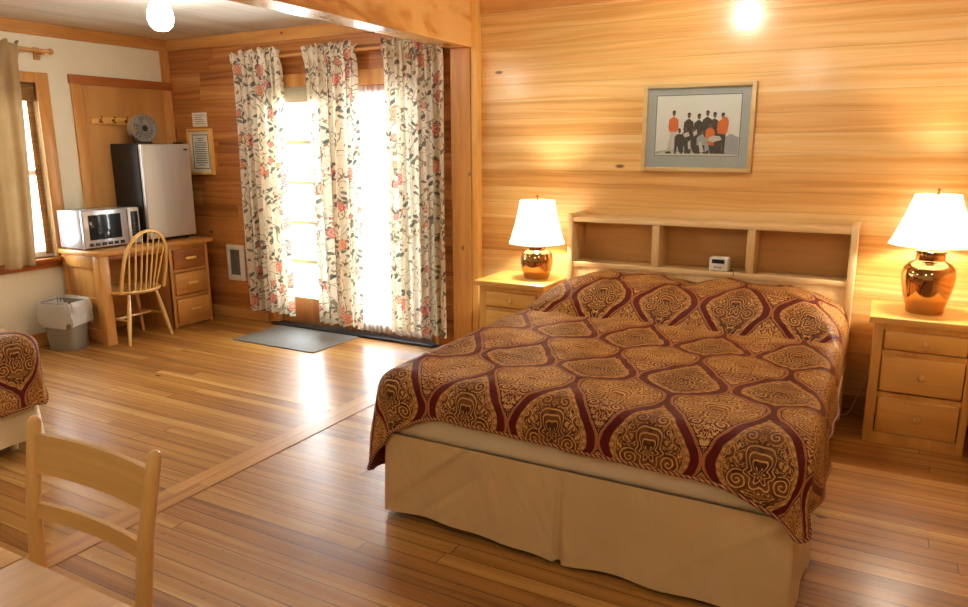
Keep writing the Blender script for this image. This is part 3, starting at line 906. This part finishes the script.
# windsor chair (local: back rail towards +x)
t = thing('windsor_chair', 'light wood spindle back windsor chair pulled up to the desk', 'chair', (-5.19, 3.625, 0), R(4))
SH = .415
bm = new()
lathe(bm, [(0, -.03), (.17, -.03), (.205, -.02), (.215, -.006), (.208, .004), (.18, .002), (.1, -.006), (0, -.008)], 40, (0, 0, SH), Matrix.Diagonal((1.0, 1.02, 1, 1)))
ob('seat', bm, M['beech_x'], t)
def hoop(a):       # back bow leaning out to +x; a from 0 to pi
    yy = -.20*math.cos(a)*(1+.16*math.sin(a)); zz = .475*math.sin(a)**.62 if math.sin(a) > 0 else 0
    return Vector((.125 + .20*(zz/.475)*.62, yy, SH-.012+zz))
bm = new(); tube(bm, [hoop(PI*k/36) for k in range(37)], .0135, 10); ob('back_bow', bm, M['beech_z'], t)
for k in range(7):
    s = (k-3)/3
    b0 = Vector((.155-.03*abs(s)**2, s*.125, SH-.006))
    best = min((hoop(PI*j/200) for j in range(200)), key=lambda q: abs(q.y - s*.165) + (10 if q.z < SH+.25 else 0))
    bm = new(); tube(bm, [b0, b0.lerp(best, .35), b0.lerp(best, .7), best], [.006, .008, .0065, .005], 8); ob('spindle', bm, M['beech_z'], t)
feet = {}
for sx in (1, -1):
    for sy in (1, -1):
        a = Vector((sx*.115, sy*.125, SH-.022)); b = Vector((sx*.165 - .0, sy*.205, 0))
        feet[sx, sy] = (a, b)
        bm = new(); tube(bm, [a, a.lerp(b, .25), a.lerp(b, .5), a.lerp(b, .8), b], [.012, .016, .018, .014, .011], 10); ob('leg', bm, M['beech_z'], t)
for sy in (1, -1):
    q = [feet[sx, sy][0].lerp(feet[sx, sy][1], .52) for sx in (1, -1)]
    bm = new(); tube(bm, [q[0], q[0].lerp(q[1], .5), q[1]], [.008, .011, .008], 8); ob('stretcher', bm, M['beech_x'], t)
q = [(feet[1, sy][0].lerp(feet[1, sy][1], .52) + feet[-1, sy][0].lerp(feet[-1, sy][1], .52))/2 for sy in (1, -1)]
bm = new(); tube(bm, [q[0], (q[0]+q[1])/2, q[1]], [.008, .011, .008], 8); ob('stretcher', bm, M['beech_y'], t)

# waste bin and liner
def rrect(hx, hy, r, n=5):
    out = []
    for cx, cy, a0 in ((hx-r, hy-r, 0), (-hx+r, hy-r, 90), (-hx+r, -hy+r, 180), (hx-r, -hy+r, 270)):
        for k in range(n+1): a = R(a0+90*k/n); out.append((cx+r*math.cos(a), cy+r*math.sin(a)))
    return out
def loft(bm, secs, cap0=True, cap1=False):
    tt = bmesh.new(); rings = []
    for pts in secs: rings.append([tt.verts.new(p) for p in pts])
    n = len(rings[0])
    for A, Bq in zip(rings, rings[1:]):
        for k in range(n): tt.faces.new((A[k], A[(k+1) % n], Bq[(k+1) % n], Bq[k]))
    if cap0: tt.faces.new(rings[0][::-1])
    if cap1: tt.faces.new(rings[-1])
    bmesh.ops.recalc_face_normals(tt, faces=tt.faces)
    add(bm, tt)
bl = (-5.385, 3.185, 0)
bm = new()
secs = []
for z, k in ((0, 0.), (.006, .08), (.22, .6), (.365, 1.), (.368, 1.06)): secs.append([(x, y, z) for x, y in rrect(.115+.03*k, .085+.02*k, .035)])
secs += [[(x, y, .368) for x, y in rrect(.14, .10, .03)], [(x, y, .02) for x, y in rrect(.11, .08, .03)]]
loft(bm, secs, True, True)
o = ob('waste_bin', bm, M['bin'], None, loc=bl); o.rotation_euler = (0, 0, R(12))
tag(o, 'grey rectangular plastic waste bin on floor against side of desk', 'waste bin')
bm = new(); secs = []
rl = random.Random(3)
for q, (z, k) in enumerate(((.205, 1.04), (.23, 1.09), (.27, 1.08), (.31, 1.10), (.352, 1.08), (.378, 1.04), (.378, .97), (.33, .88), (.22, .82), (.06, .70))):
    row = []
    base = rrect(.150, .110, .04, 8)
    for i, (x, y) in enumerate(base):
        jz = (.022*math.sin(i*.9)+.012*math.sin(i*2.3)) * (1 if q == 0 else .35 if q < 4 else .5 if q in (5, 6) else .1)
        jr = 1 + .035*math.sin(i*1.9+q*1.3) + rl.uniform(-.012, .012)
        row.append((x*k*jr, y*k*jr, z + jz))
    secs.append(row)
loft(bm, secs, False, True)
o = ob('bin_liner', bm, M['liner'], None, loc=bl, angle=60); o.rotation_euler = (0, 0, R(12))
tag(o, 'white plastic bag lining the grey waste bin and folded over its rim', 'bin bag')

# ------------------------------------------------------------------ nightstands and lamps
def nightstand(loc, label):
    t = thing('nightstand', label, 'nightstand', loc, 0, 'pine nightstands beside the bed')
    w_, d_, h_ = .44, .43, .665
    bm = new(); box(bm, -.025, w_+.025, -.03, d_, h_-.034, h_, .005); ob('nightstand_top', bm, M['pine_x'], t)
    bm = new()
    box(bm, 0, .022, 0, d_, 0, h_-.034, .002); box(bm, w_-.022, w_, 0, d_, 0, h_-.034, .002)
    box(bm, .02, w_-.02, d_-.015, d_-.003, .02, h_-.036)
    box(bm, 0, .045, -.004, .02, 0, h_-.034, .002); box(bm, w_-.032, w_, -.004, .02, 0, h_-.034, .002)
    box(bm, .04, w_-.03, -.002, .03, 0, .062, .002)
    for z in (.258, .478, .61): box(bm, .04, w_-.03, 0, .03, z-.012, z+.018, .002)
    ob('nightstand_case', bm, M['pine_z'], t)
    for z0, z1 in ((.066, .254), (.286, .472), (.502, .598)):
        bm = new(); box(bm, .05, w_-.037, -.016, .02, z0, z1, .008, seg=3)
        dr = ob('drawer', bm, M['pine_x'], t)
        bm = new(); zc = (z0+z1)/2
        lathe(bm, [(0, 0), (.008, 0), (.009, .008), (.016, .014), (.0175, .022), (.012, .029), (0, .031)], 18, (w_/2+.008, -.016, zc), Matrix.Rotation(R(90), 4, 'X'))
        ob('knob', bm, M['beech_x'], dr)
    return t
n1 = nightstand((.02, 4.03, 0), 'pine three drawer nightstand right of the bed under large brass lamp')
dup(n1, (-2.225, 4.0, 0), 0, 'pine nightstand left of the bed, partly hidden, under small brass lamp')

def pleat(a, z): return 1 + .018*abs(math.cos(a*5)) 
def table_lamp(loc, label, body, neck, shade, zsh):
    t = thing('table_lamp', label, 'table lamp', loc, 0)
    bm = new(); lathe(bm, body, 40); ob('lamp_base', bm, M['brass'], t)
    bm = new(); lathe(bm, neck, 32); ob('lamp_neck', bm, M['brass'], t)
    bm = new(); lathe(bm, shade, 80, mod=lambda a, z: 1 + .035*(abs(math.cos(a*4))**.7))
    ob('lamp_shade', bm, M['lampshade'], t, angle=50)
    top = max(z for r, z in shade)
    bm = new(); lathe(bm, [(0, 0), (.008, .002), (.005, .01), (.01, .018), (.006, .026), (0, .03)], 14, (0, 0, top+.004))
    tube(bm, [(0, 0, neck[-1][1]-.01), (0, 0, top+.006)], .004, 8)
    r0 = min(r for r, z in shade if z > top-.02)
    for k in range(3):
        a = 2*PI*k/3; tube(bm, [(0, 0, top+.004), (r0*math.cos(a)*.98, r0*math.sin(a)*.98, top-.004)], .002, 5)
    ob('finial', bm, M['brass'], t)
    l = bpy.data.lights.new('lamp_bulb', 'POINT'); l.energy = zsh[1]; l.color = (1., .91, .76); l.shadow_soft_size = .035
    lo = bpy.data.objects.new('lamp_bulb', l); COL.objects.link(lo); lo.location = Vector(loc) + Vector((0, 0, zsh[0]))
    return t
table_lamp((.235, 4.235, .665), 'large polished brass jar lamp with lit cream shade on right nightstand',
    [(0, 0), (.082, 0), (.086, .006), (.088, .03), (.105, .09), (.117, .15), (.120, .19), (.114, .225), (.095, .25), (.072, .262), (.066, .268), (0, .268)],
    [(0, .266), (.064, .266), (.066, .272), (.064, .30), (.070, .305), (.070, .315), (.055, .322), (.012, .328), (.010, .36), (0, .36)],
    [(.188, .345), (.172, .375), (.150, .43), (.128, .49), (.108, .55), (.096, .592)], (.46, 26))
table_lamp((-1.932, 4.235, .665), 'small squat brass lamp with lit cream shade on left nightstand',
    [(0, 0), (.078, 0), (.082, .006), (.085, .02), (.098, .06), (.105, .105), (.104, .135), (.094, .165), (.07, .182), (.055, .187), (0, .187)],
    [(0, .185), (.052, .185), (.054, .19), (.052, .205), (.04, .21), (.010, .214), (.010, .24), (0, .24)],
    [(.176, .228), (.163, .26), (.143, .33), (.126, .40), (.114, .46), (.108, .498)], (.36, 24))

# cord on the floor
bm = new(); tube(bm, [(.05, 4.50, .62), (.03, 4.50, .30), (.0, 4.47, .17), (-.03, 4.42, .09), (-.05, 4.40, .03), (-.07, 4.39, .005), (-.10, 4.37, .004), (-.16, 4.36, .004)], .0032, 6)
tag(ob('lamp_cord', bm, M['cord']), 'thin cream electric cord drooping between headboard and right nightstand', 'cord')

# ------------------------------------------------------------------ beds
def skirt_bm(x0, x1, y0, y1, z0, z1, sides, seed, pleats=()):
    """dust ruffle: open strip round listed corner points"""
    rr = random.Random(seed); ph = [rr.uniform(0, 6) for _ in range(4)]
    bm = new()
    pts = sides; segs = []
    total = 0
    for a, b in zip(pts, pts[1:]):
        L = (Vector(b)-Vector(a)).length; segs.append((Vector((a[0], a[1], 0)), Vector((b[0], b[1], 0)), total, L)); total += L
    rows = []
    NZ = 12
    for j in range(NZ+1):
        tz = j/NZ; row = []
        for a, b, s0, L in segs:
            n = max(8, int(L/.012)); d = (b-a).normalized(); nrm = Vector((d.y, -d.x, 0))
            for i in range(n + (1 if (a, b, s0, L) == segs[-1] else 0)):
                s = s0 + L*i/n; p = a + d*(L*i/n)
                off = (1-tz)*(.018 + .009*math.sin(s*9+ph[0]) + .006*math.sin(s*23+ph[1]))
                zz = z0 + (z1-z0)*tz
                for pc in pleats:
                    q = (s-pc)/.010
                    off -= .040*math.exp(-q*q)*(1-tz)**.6
                    q2 = (s-pc)/.10
                    off += .028*math.exp(-q2*q2)*(1-tz)
                    zz += (1-tz)*(-.004*math.exp(-q2*q2) + .0)
                off = off*min(1, (i+2)/6)*1 if False else off
                zz += (1-tz)**3*(.008*math.sin(s*4.1+ph[2]))
                q = p + nrm*off
                row.append(bm.verts.new((q.x, q.y, zz)))
        rows.append(row)
    for A, Bq in zip(rows, rows[1:]):
        for k in range(len(A)-1): bm.faces.new((A[k], A[k+1], Bq[k+1], Bq[k]))
    return bm

def comforter_bm(hx, L, exL, exR, ey, z0, r0, pillow, seed, du=.014, foot_tilt=0., corner=0., dips=()):
    """quilt in local space: origin at bed centre line, foot fold at y = 0, head towards +y. UV in cloth metres."""
    rr = random.Random(seed); ph = [rr.uniform(0, 6) for _ in range(8)]
    bm = new(); uvl = bm.loops.layers.uv.new('UVMap')
    nu = int((2*hx+exL+exR)/du); nv = int((L+ey)/du)
    grid = []
    def fold(e):
        a = e/r0
        if a < PI/2: return r0*math.sin(a), r0*(1-math.cos(a))
        q = e-r0*PI/2
        return r0+q*.045, r0+q*.998
    for j in range(nv+1):
        row = []
        for i in range(nu+1):
            u = -(hx+exL) + (2*hx+exL+exR)*i/nu
            eyl = ey + foot_tilt*(u/hx)*.5
            for sd, am, st in dips:
                q_ = max(0, min(1, (u*sd-st)/(hx+.15-st))); eyl += am*q_*q_*(3-2*q_)
            v = -eyl + (L+eyl)*j/nv
            ex = max(0, abs(u)-hx); sg = 1 if u > 0 else -1; evv = max(0, -v)
            rc = .17; exm = exR if u > 0 else exL
            pa = (rc-(exm-ex))/rc; pb = (rc-(eyl-evv))/rc
            if ex > 0 and evv > 0 and pa > 0 and pb > 0:
                ex, evv = exm-rc+rc*pa*math.sqrt(1-pb*pb/2), eyl-rc+rc*pb*math.sqrt(1-pa*pa/2)
                ex = max(ex, 1e-4); evv = max(evv, 1e-4)
            if ex > 0 and evv > 0:            # a bed corner: rounded hem, cone of cloth
                e = (ex**2.6 + evv**2.6)**(1/2.6) + corner*min(ex, evv)
                nx_, ny_ = ex, evv
                l = math.hypot(nx_, ny_); nx_, ny_ = nx_/l, ny_/l
            else:
                e = ex+evv; nx_, ny_ = (1, 0) if ex > 0 else (0, 1)
            out, down = fold(e)
            per = (abs(u) if ex == 0 else hx) + (v if evv == 0 else 0)*1.0 + math.atan2(nx_, ny_)*.25
            k = min(1, max(0, (down-.03)/.25))
            if ex > 0 and evv > 0: out += .06*min(ex, evv)
            wob = .018*k*(math.sin(per*9+ph[0]*sg) + .6*math.sin(per*21+ph[1]*sg))
            hd = 1 - max(0, min(1, (v-.7)/.6))
            out = min(out, r0) + (max(0, out-r0) + wob*(1 if ex > 0 else .5))*hd
            x = max(-hx, min(hx, u)) + sg*nx_*out*(1 if ex > 0 else 0)
            y = max(v, 0) - ny_*out*(1 if evv > 0 else 0)
            z = z0 - down
            flat = max(0, 1-e/.1)
            z += flat*(.007*math.sin(u*7+ph[2])*math.sin(v*6+ph[3]) + .005*math.sin(u*17+ph[4]+v*9) + .004*noise.noise((u*7., v*7., seed)) + .003*noise.noise((u*17., v*17., seed)))
            out += .012*k*noise.noise((u*6., v*6., seed+5.))
            # quilted puff
            z += flat*.004*math.sin(u*2*PI/.175)*math.sin(v*2*PI/.26)
            if pillow:
                vs, vt, ph_ = pillow
                q = (v-vs)/(vt-vs)
                q = max(0, min(1, q)); b = math.sin(q*PI/2)**.9 if q > 0 else 0
                tail = max(0, (v-vt-.18)/.25); b *= 1-.25*min(1, tail)**2
                au = abs(u-.0)
                side = 1-max(0, min(1, (abs(u)-hx*.70)/(hx*.42)))**1.7
                mid = 1-.10*math.exp(-(u/.05)**2)
                bulge = .82+.18*math.sqrt(max(0, 1-((abs(u)-.38)/.42)**2)) if abs(abs(u)-.38) < .42 else .82
                h = ph_*b*side*mid*bulge
                z += h*max(0, 1-e/.30)
                # crease in front of the pillows
                cz = math.exp(-((v-vs-.01)/.035)**2)
                z -= .026*cz*flat
                z += .010*b*math.sin(u*11+ph[5])*math.sin(v*13+ph[6])*flat
            row.append((bm.verts.new((x, y, z)), (u, v)))
        grid.append(row)
    for j in range(nv):
        for i in range(nu):
            q = (grid[j][i], grid[j][i+1], grid[j+1][i+1], grid[j+1][i])
            f = bm.faces.new([e[0] for e in q])
            for l, e in zip(f.loops, q): l[uvl].uv = e[1]
    hem = [grid[j][0][0].co.copy() for j in range(nv, -1, -1)] + [grid[0][i][0].co.copy() for i in range(1, nu+1)] + [grid[j][nu][0].co.copy() for j in range(1, nv+1)]
    return bm, hem

def quilt(name, label, loc, rz, args, kw):
    bm, hem = comforter_bm(*args, **kw)
    o = ob(name, bm, [M['damask'], M['burgundy']], angle=180)
    o.location = loc; o.rotation_euler = (0, 0, rz)
    s = o.modifiers.new('thick', 'SOLIDIFY'); s.thickness = .014; s.offset = -1; s.material_offset = 1; s.material_offset_rim = 1
    tag(o, label, 'comforter')
    bm = new(); tube(bm, hem[::2], .0065, 8); ob('piping', bm, M['piping'], o)
    return o

# main bed ---------------------------------------------------------
CX = -.918
b = thing('bed', 'large bed with pale bookcase headboard and khaki skirt', 'bed', (CX, 2.25, 0))
# headboard (local y from the foot): front at 4.285, back at wall
hy0, hy1 = 4.285-2.25, D-.02-2.25
HX = .815
bm = new()
for s in (-1, 1): box(bm, s*(HX-.012)-.0175, s*(HX-.012)+.0175, hy0-.01, hy1, 0, 1.085, .004)
box(bm, -HX+.03, HX-.03, hy0, hy0+.02, .12, .765, .002)      # front panel below the shelves
box(bm, -HX+.03, HX-.03, hy0+.012, hy1-.012, .755, .778, .002)
hb = ob('headboard', bm, M['head_z'], b)
bm = new(); box(bm, -HX+.028, HX-.028, hy0-.004, hy1-.004, 1.035, 1.062, .003); ob('top_shelf', bm, M['head_x'], hb)
bm = new(); box(bm, -HX+.028, HX-.028, hy0-.006, hy0+.016, .752, .784, .003); ob('shelf_edge', bm, M['head_x'], hb)
for x in (-.258, .285): 
    bm = new(); box(bm, x-.022, x+.022, hy0-.002, hy1-.012, .778, 1.037, .003); ob('divider', bm, M['head_z'], hb)
bm = new(); box(bm, -HX+.028, HX-.028, hy1-.014, hy1-.004, .12, 1.037); o = ob('back_panel', bm, M['walnut'], hb); o['label'] = 'darker brown back panel'
bm = new(); box(bm, -.775, .775, -.0, 2.03, .34, .59, .055, seg=5); ob('mattress', bm, M['pad'], b)
bm = new(); box(bm, -.765, .765, .045, 2.02, .12, .335, .02)
for x in (-.68, .68):
    for y in (.08, 1.9): lathe(bm, [(0, 0), (.02, 0), (.025, .12), (0, .12)], 12, (x, y, 0))
ob('box_spring', bm, M['pad'], b)
bm = skirt_bm(0, 0, 0, 0, .022, .362, [(-.778, 2.02), (-.778, -.002), (.778, -.002), (.778, 2.02)], 5, pleats=(2.022+.778+.0,))
bm2 = ob('bed_skirt', bm, M['skirt'], b, angle=180)
quilt('comforter', 'burgundy and gold paisley comforter spread over the large bed with headboard', (CX, 2.305, 0), 0,
      (.745, 1.975, .475, .285, .205, .622, .075, (1.28, 1.60, .136), 4), {'foot_tilt': .045, 'dips': ((1, .10, .52), (-1, .16, .48))})
# second bed, foot towards the room
b2 = thing('bed', 'second bed at left edge with pale skirt below paisley cover', 'bed', (-3.69, 1.22, 0), R(90))
bm = new(); box(bm, -.75, .75, .0, 1.85, .34, .56, .055, seg=5); ob('mattress', bm, M['pad'], b2)
bm = new(); box(bm, -.74, .74, .015, 1.84, .12, .335, .02)
for x in (-.66, .66):
    for y in (.08, 1.72): lathe(bm, [(0, 0), (.02, 0), (.025, .12), (0, .12)], 12, (x, y, 0))
ob('box_spring', bm, M['pad'], b2)
bm = skirt_bm(0, 0, 0, 0, .05, .362, [(-.752, 1.84), (-.752, -.002), (.752, -.002), (.752, 1.84)], 8, pleats=(1.842+.752,))
ob('bed_skirt', bm, M['pad'], b2, angle=180)
quilt('comforter', 'burgundy and gold paisley comforter on the second bed at left edge', (-3.73, 1.22, 0), R(90),
      (.735, 1.80, .28, .28, .40, .595, .08, None, 9), {})

# clock radio in the middle cubby
t = thing('clock_radio', 'small white clock radio with dark display in middle headboard cubby', 'clock', (-.806, 4.355, .778), R(-4))
bm = new(); box(bm, -.058, .056, -.035, .035, 0, .086, .014, seg=4); ob('body', bm, M['white'], t)
one('display', M['blackgloss'], t, -.041, .036, -.0365, -.030, .046, .074, bev=.006)
bm = new()
for k in range(3): box(bm, -.026+k*.016, -.014+k*.016, -.037, -.033, .022, .029, .002)
ob('button', bm, M['grille'], t)
bm = new(); tube(bm, [(.03, .036, .02), (.06, .03, .006), (.085, -.02, .006), (.095, -.062, .008), (.098, -.078, -.006)], .0025, 6); ob('power_cord', bm, M['black'], t)

# ------------------------------------------------------------------ dining table and chair
t = thing('dining_table', 'light wood dining table corner in the near left foreground', 'table', (-1.35, .06, 0))
TH = .74
for x0, x1 in ((-.55, -.02), (-.018, .62)):
    bm = new(); box(bm, x0, x1, -.5, .612, TH-.03, TH, .004); ob('tabletop_leaf', bm, M['table_y'], t)
bm = new(); box(bm, -.46, .53, .52, .545, TH-.11, TH-.03, .002); box(bm, -.46, .53, -.43, -.405, TH-.11, TH-.03, .002); box(bm, -.47, -.445, -.42, .53, TH-.11, TH-.03, .002); box(bm, .515, .54, -.42, .53, TH-.11, TH-.03, .002)
ob('apron', bm, M['beech_x'], t)
for x in (-.46, .53):
    for y in (-.42, .535):
        bm = new(); box(bm, x-.027, x+.027, y-.027, y+.027, 0, TH-.03, .005); ob('leg', bm, M['beech_z'], t)

t = thing('dining_chair', 'beech ladder back dining chair tucked under the dining table', 'chair', (-1.662, .80, 0))
# local: seat in front (-y), back posts at +y
def post(s):
    return [(s*.205, .16, 0), (s*.209, .155, .22), (s*.214, .152, .43), (s*.224, .168, .60), (s*.233, .192, .73), (s*.237, .205, .80)]
for s in (-1, 1):
    bm = new(); p = post(s)
    tube(bm, p + [(p[-1][0], p[-1][1]+.002, .811), (p[-1][0], p[-1][1]+.002, .816)], [.016, .018, .0195, .0185, .0175, .0165, .012, .005], 16)
    ob('back_post', bm, M['beech_z'], t)
def slat(z0, z1, sag, th, bow):
    """curved back slat between posts"""
    bm = new(); rows = []
    N = 22
    for i in range(N+1):
        q = i/N*2-1
        zc0, zc1 = z0, z1
        arch = sag*(1-q*q)
        def P(z):
            f = max(0, min(1, (z-.43)/.38)); yb = .152+.053*f**1.2
            hx = .214+.023*f
            return Vector((q*(hx-.006), yb + bow*(1-q*q), z))
        a = P(z0+arch*.55); c = P(z1+arch)
        rows.append([bm.verts.new(a+Vector((0, -th/2, 0))), bm.verts.new(a+Vector((0, th/2, 0))), bm.verts.new(c+Vector((0, th/2, 0))), bm.verts.new(c+Vector((0, -th/2, 0)))])
    for A, Bq in zip(rows, rows[1:]):
        for k in range(4): bm.faces.new((A[k], A[(k+1) % 4], Bq[(k+1) % 4], Bq[k]))
    bm.faces.new(rows[0]); bm.faces.new(rows[-1][::-1])
    bmesh.ops.recalc_face_normals(bm, faces=bm.faces)
    return bm
ob('back_slat', slat(.672, .772, .003, .014, .014), M['beech_x'], t)
ob('back_slat', slat(.553, .592, .003, .014, .014), M['beech_x'], t)
bm = new(); prism(bm, [(-.198, .125), (.198, .125), (.215, -.20), (.18, -.235), (-.18, -.235), (-.215, -.20)], .03, Matrix.Translation((0, 0, .40)), bev=.006); ob('seat', bm, M['beech_y'], t)
for s in (-1, 1):
    bm = new(); tube(bm, [(s*.175, -.185, .405), (s*.178, -.19, .2), (s*.18, -.195, 0)], [.019, .018, .014], 14); ob('leg', bm, M['beech_z'], t)
    bm = new(); tube(bm, [(s*.178, -.19, .22), (s*.206, .155, .22)], .011, 10); ob('stretcher', bm, M['beech_y'], t)

# ------------------------------------------------------------------ light
def area(name, loc, rot, sx, sy, power, col):
    l = bpy.data.lights.new(name, 'AREA'); l.shape = 'RECTANGLE'; l.size = sx; l.size_y = sy; l.energy = power; l.color = col
    o = bpy.data.objects.new(name, l); COL.objects.link(o); o.location = loc; o.rotation_euler = rot
    return o
area('daylight_doors', (-3.73, D+.75, 1.15), (R(-90), 0, 0), 2.4, 2.3, 340, (.82, .91, 1.))
area('daylight_window', (XL-.6, 2.8, 1.4), (R(-90), 0, R(90)), 1.6, 1.6, 130, (.88, .94, 1.))
wd = bpy.data.worlds.new('bright_day'); scene.world = wd; wd.use_nodes = True
wd.node_tree.nodes['Background'].inputs[0].default_value = (.90, .95, 1., 1)
wd.node_tree.nodes['Background'].inputs[1].default_value = 3.5

# ------------------------------------------------------------------ camera
cam = bpy.data.cameras.new('camera'); co = bpy.data.objects.new('camera', cam); COL.objects.link(co)
cam.sensor_width = 36.; cam.sensor_fit = 'HORIZONTAL'; cam.lens = 724.6*36/968
cam.clip_start = .02; cam.clip_end = 100
yw, pt, rl_ = R(28.74), R(12.23), R(-.27)
f = Vector((-math.sin(yw)*math.cos(pt), math.cos(yw)*math.cos(pt), -math.sin(pt)))
r_ = Vector((math.cos(yw), math.sin(yw), 0)); u_ = r_.cross(f)
r2 = r_*math.cos(rl_) + u_*math.sin(rl_); u2 = -r_*math.sin(rl_) + u_*math.cos(rl_)
mw = Matrix(((r2.x, u2.x, -f.x, 0), (r2.y, u2.y, -f.y, 0), (r2.z, u2.z, -f.z, 1.5), (0, 0, 0, 1)))
co.matrix_world = mw
scene.camera = co
scene.view_settings.view_transform = 'Standard'
scene.view_settings.look = 'None'
scene.view_settings.exposure = .15
scene.view_settings.gamma = .91
scene.cycles.max_bounces = 8
scene.cycles.diffuse_bounces = 4
scene.cycles.transparent_max_bounces = 12
scene.cycles.caustics_reflective = False
scene.cycles.caustics_refractive = False
scene.cycles.sample_clamp_indirect = 6.
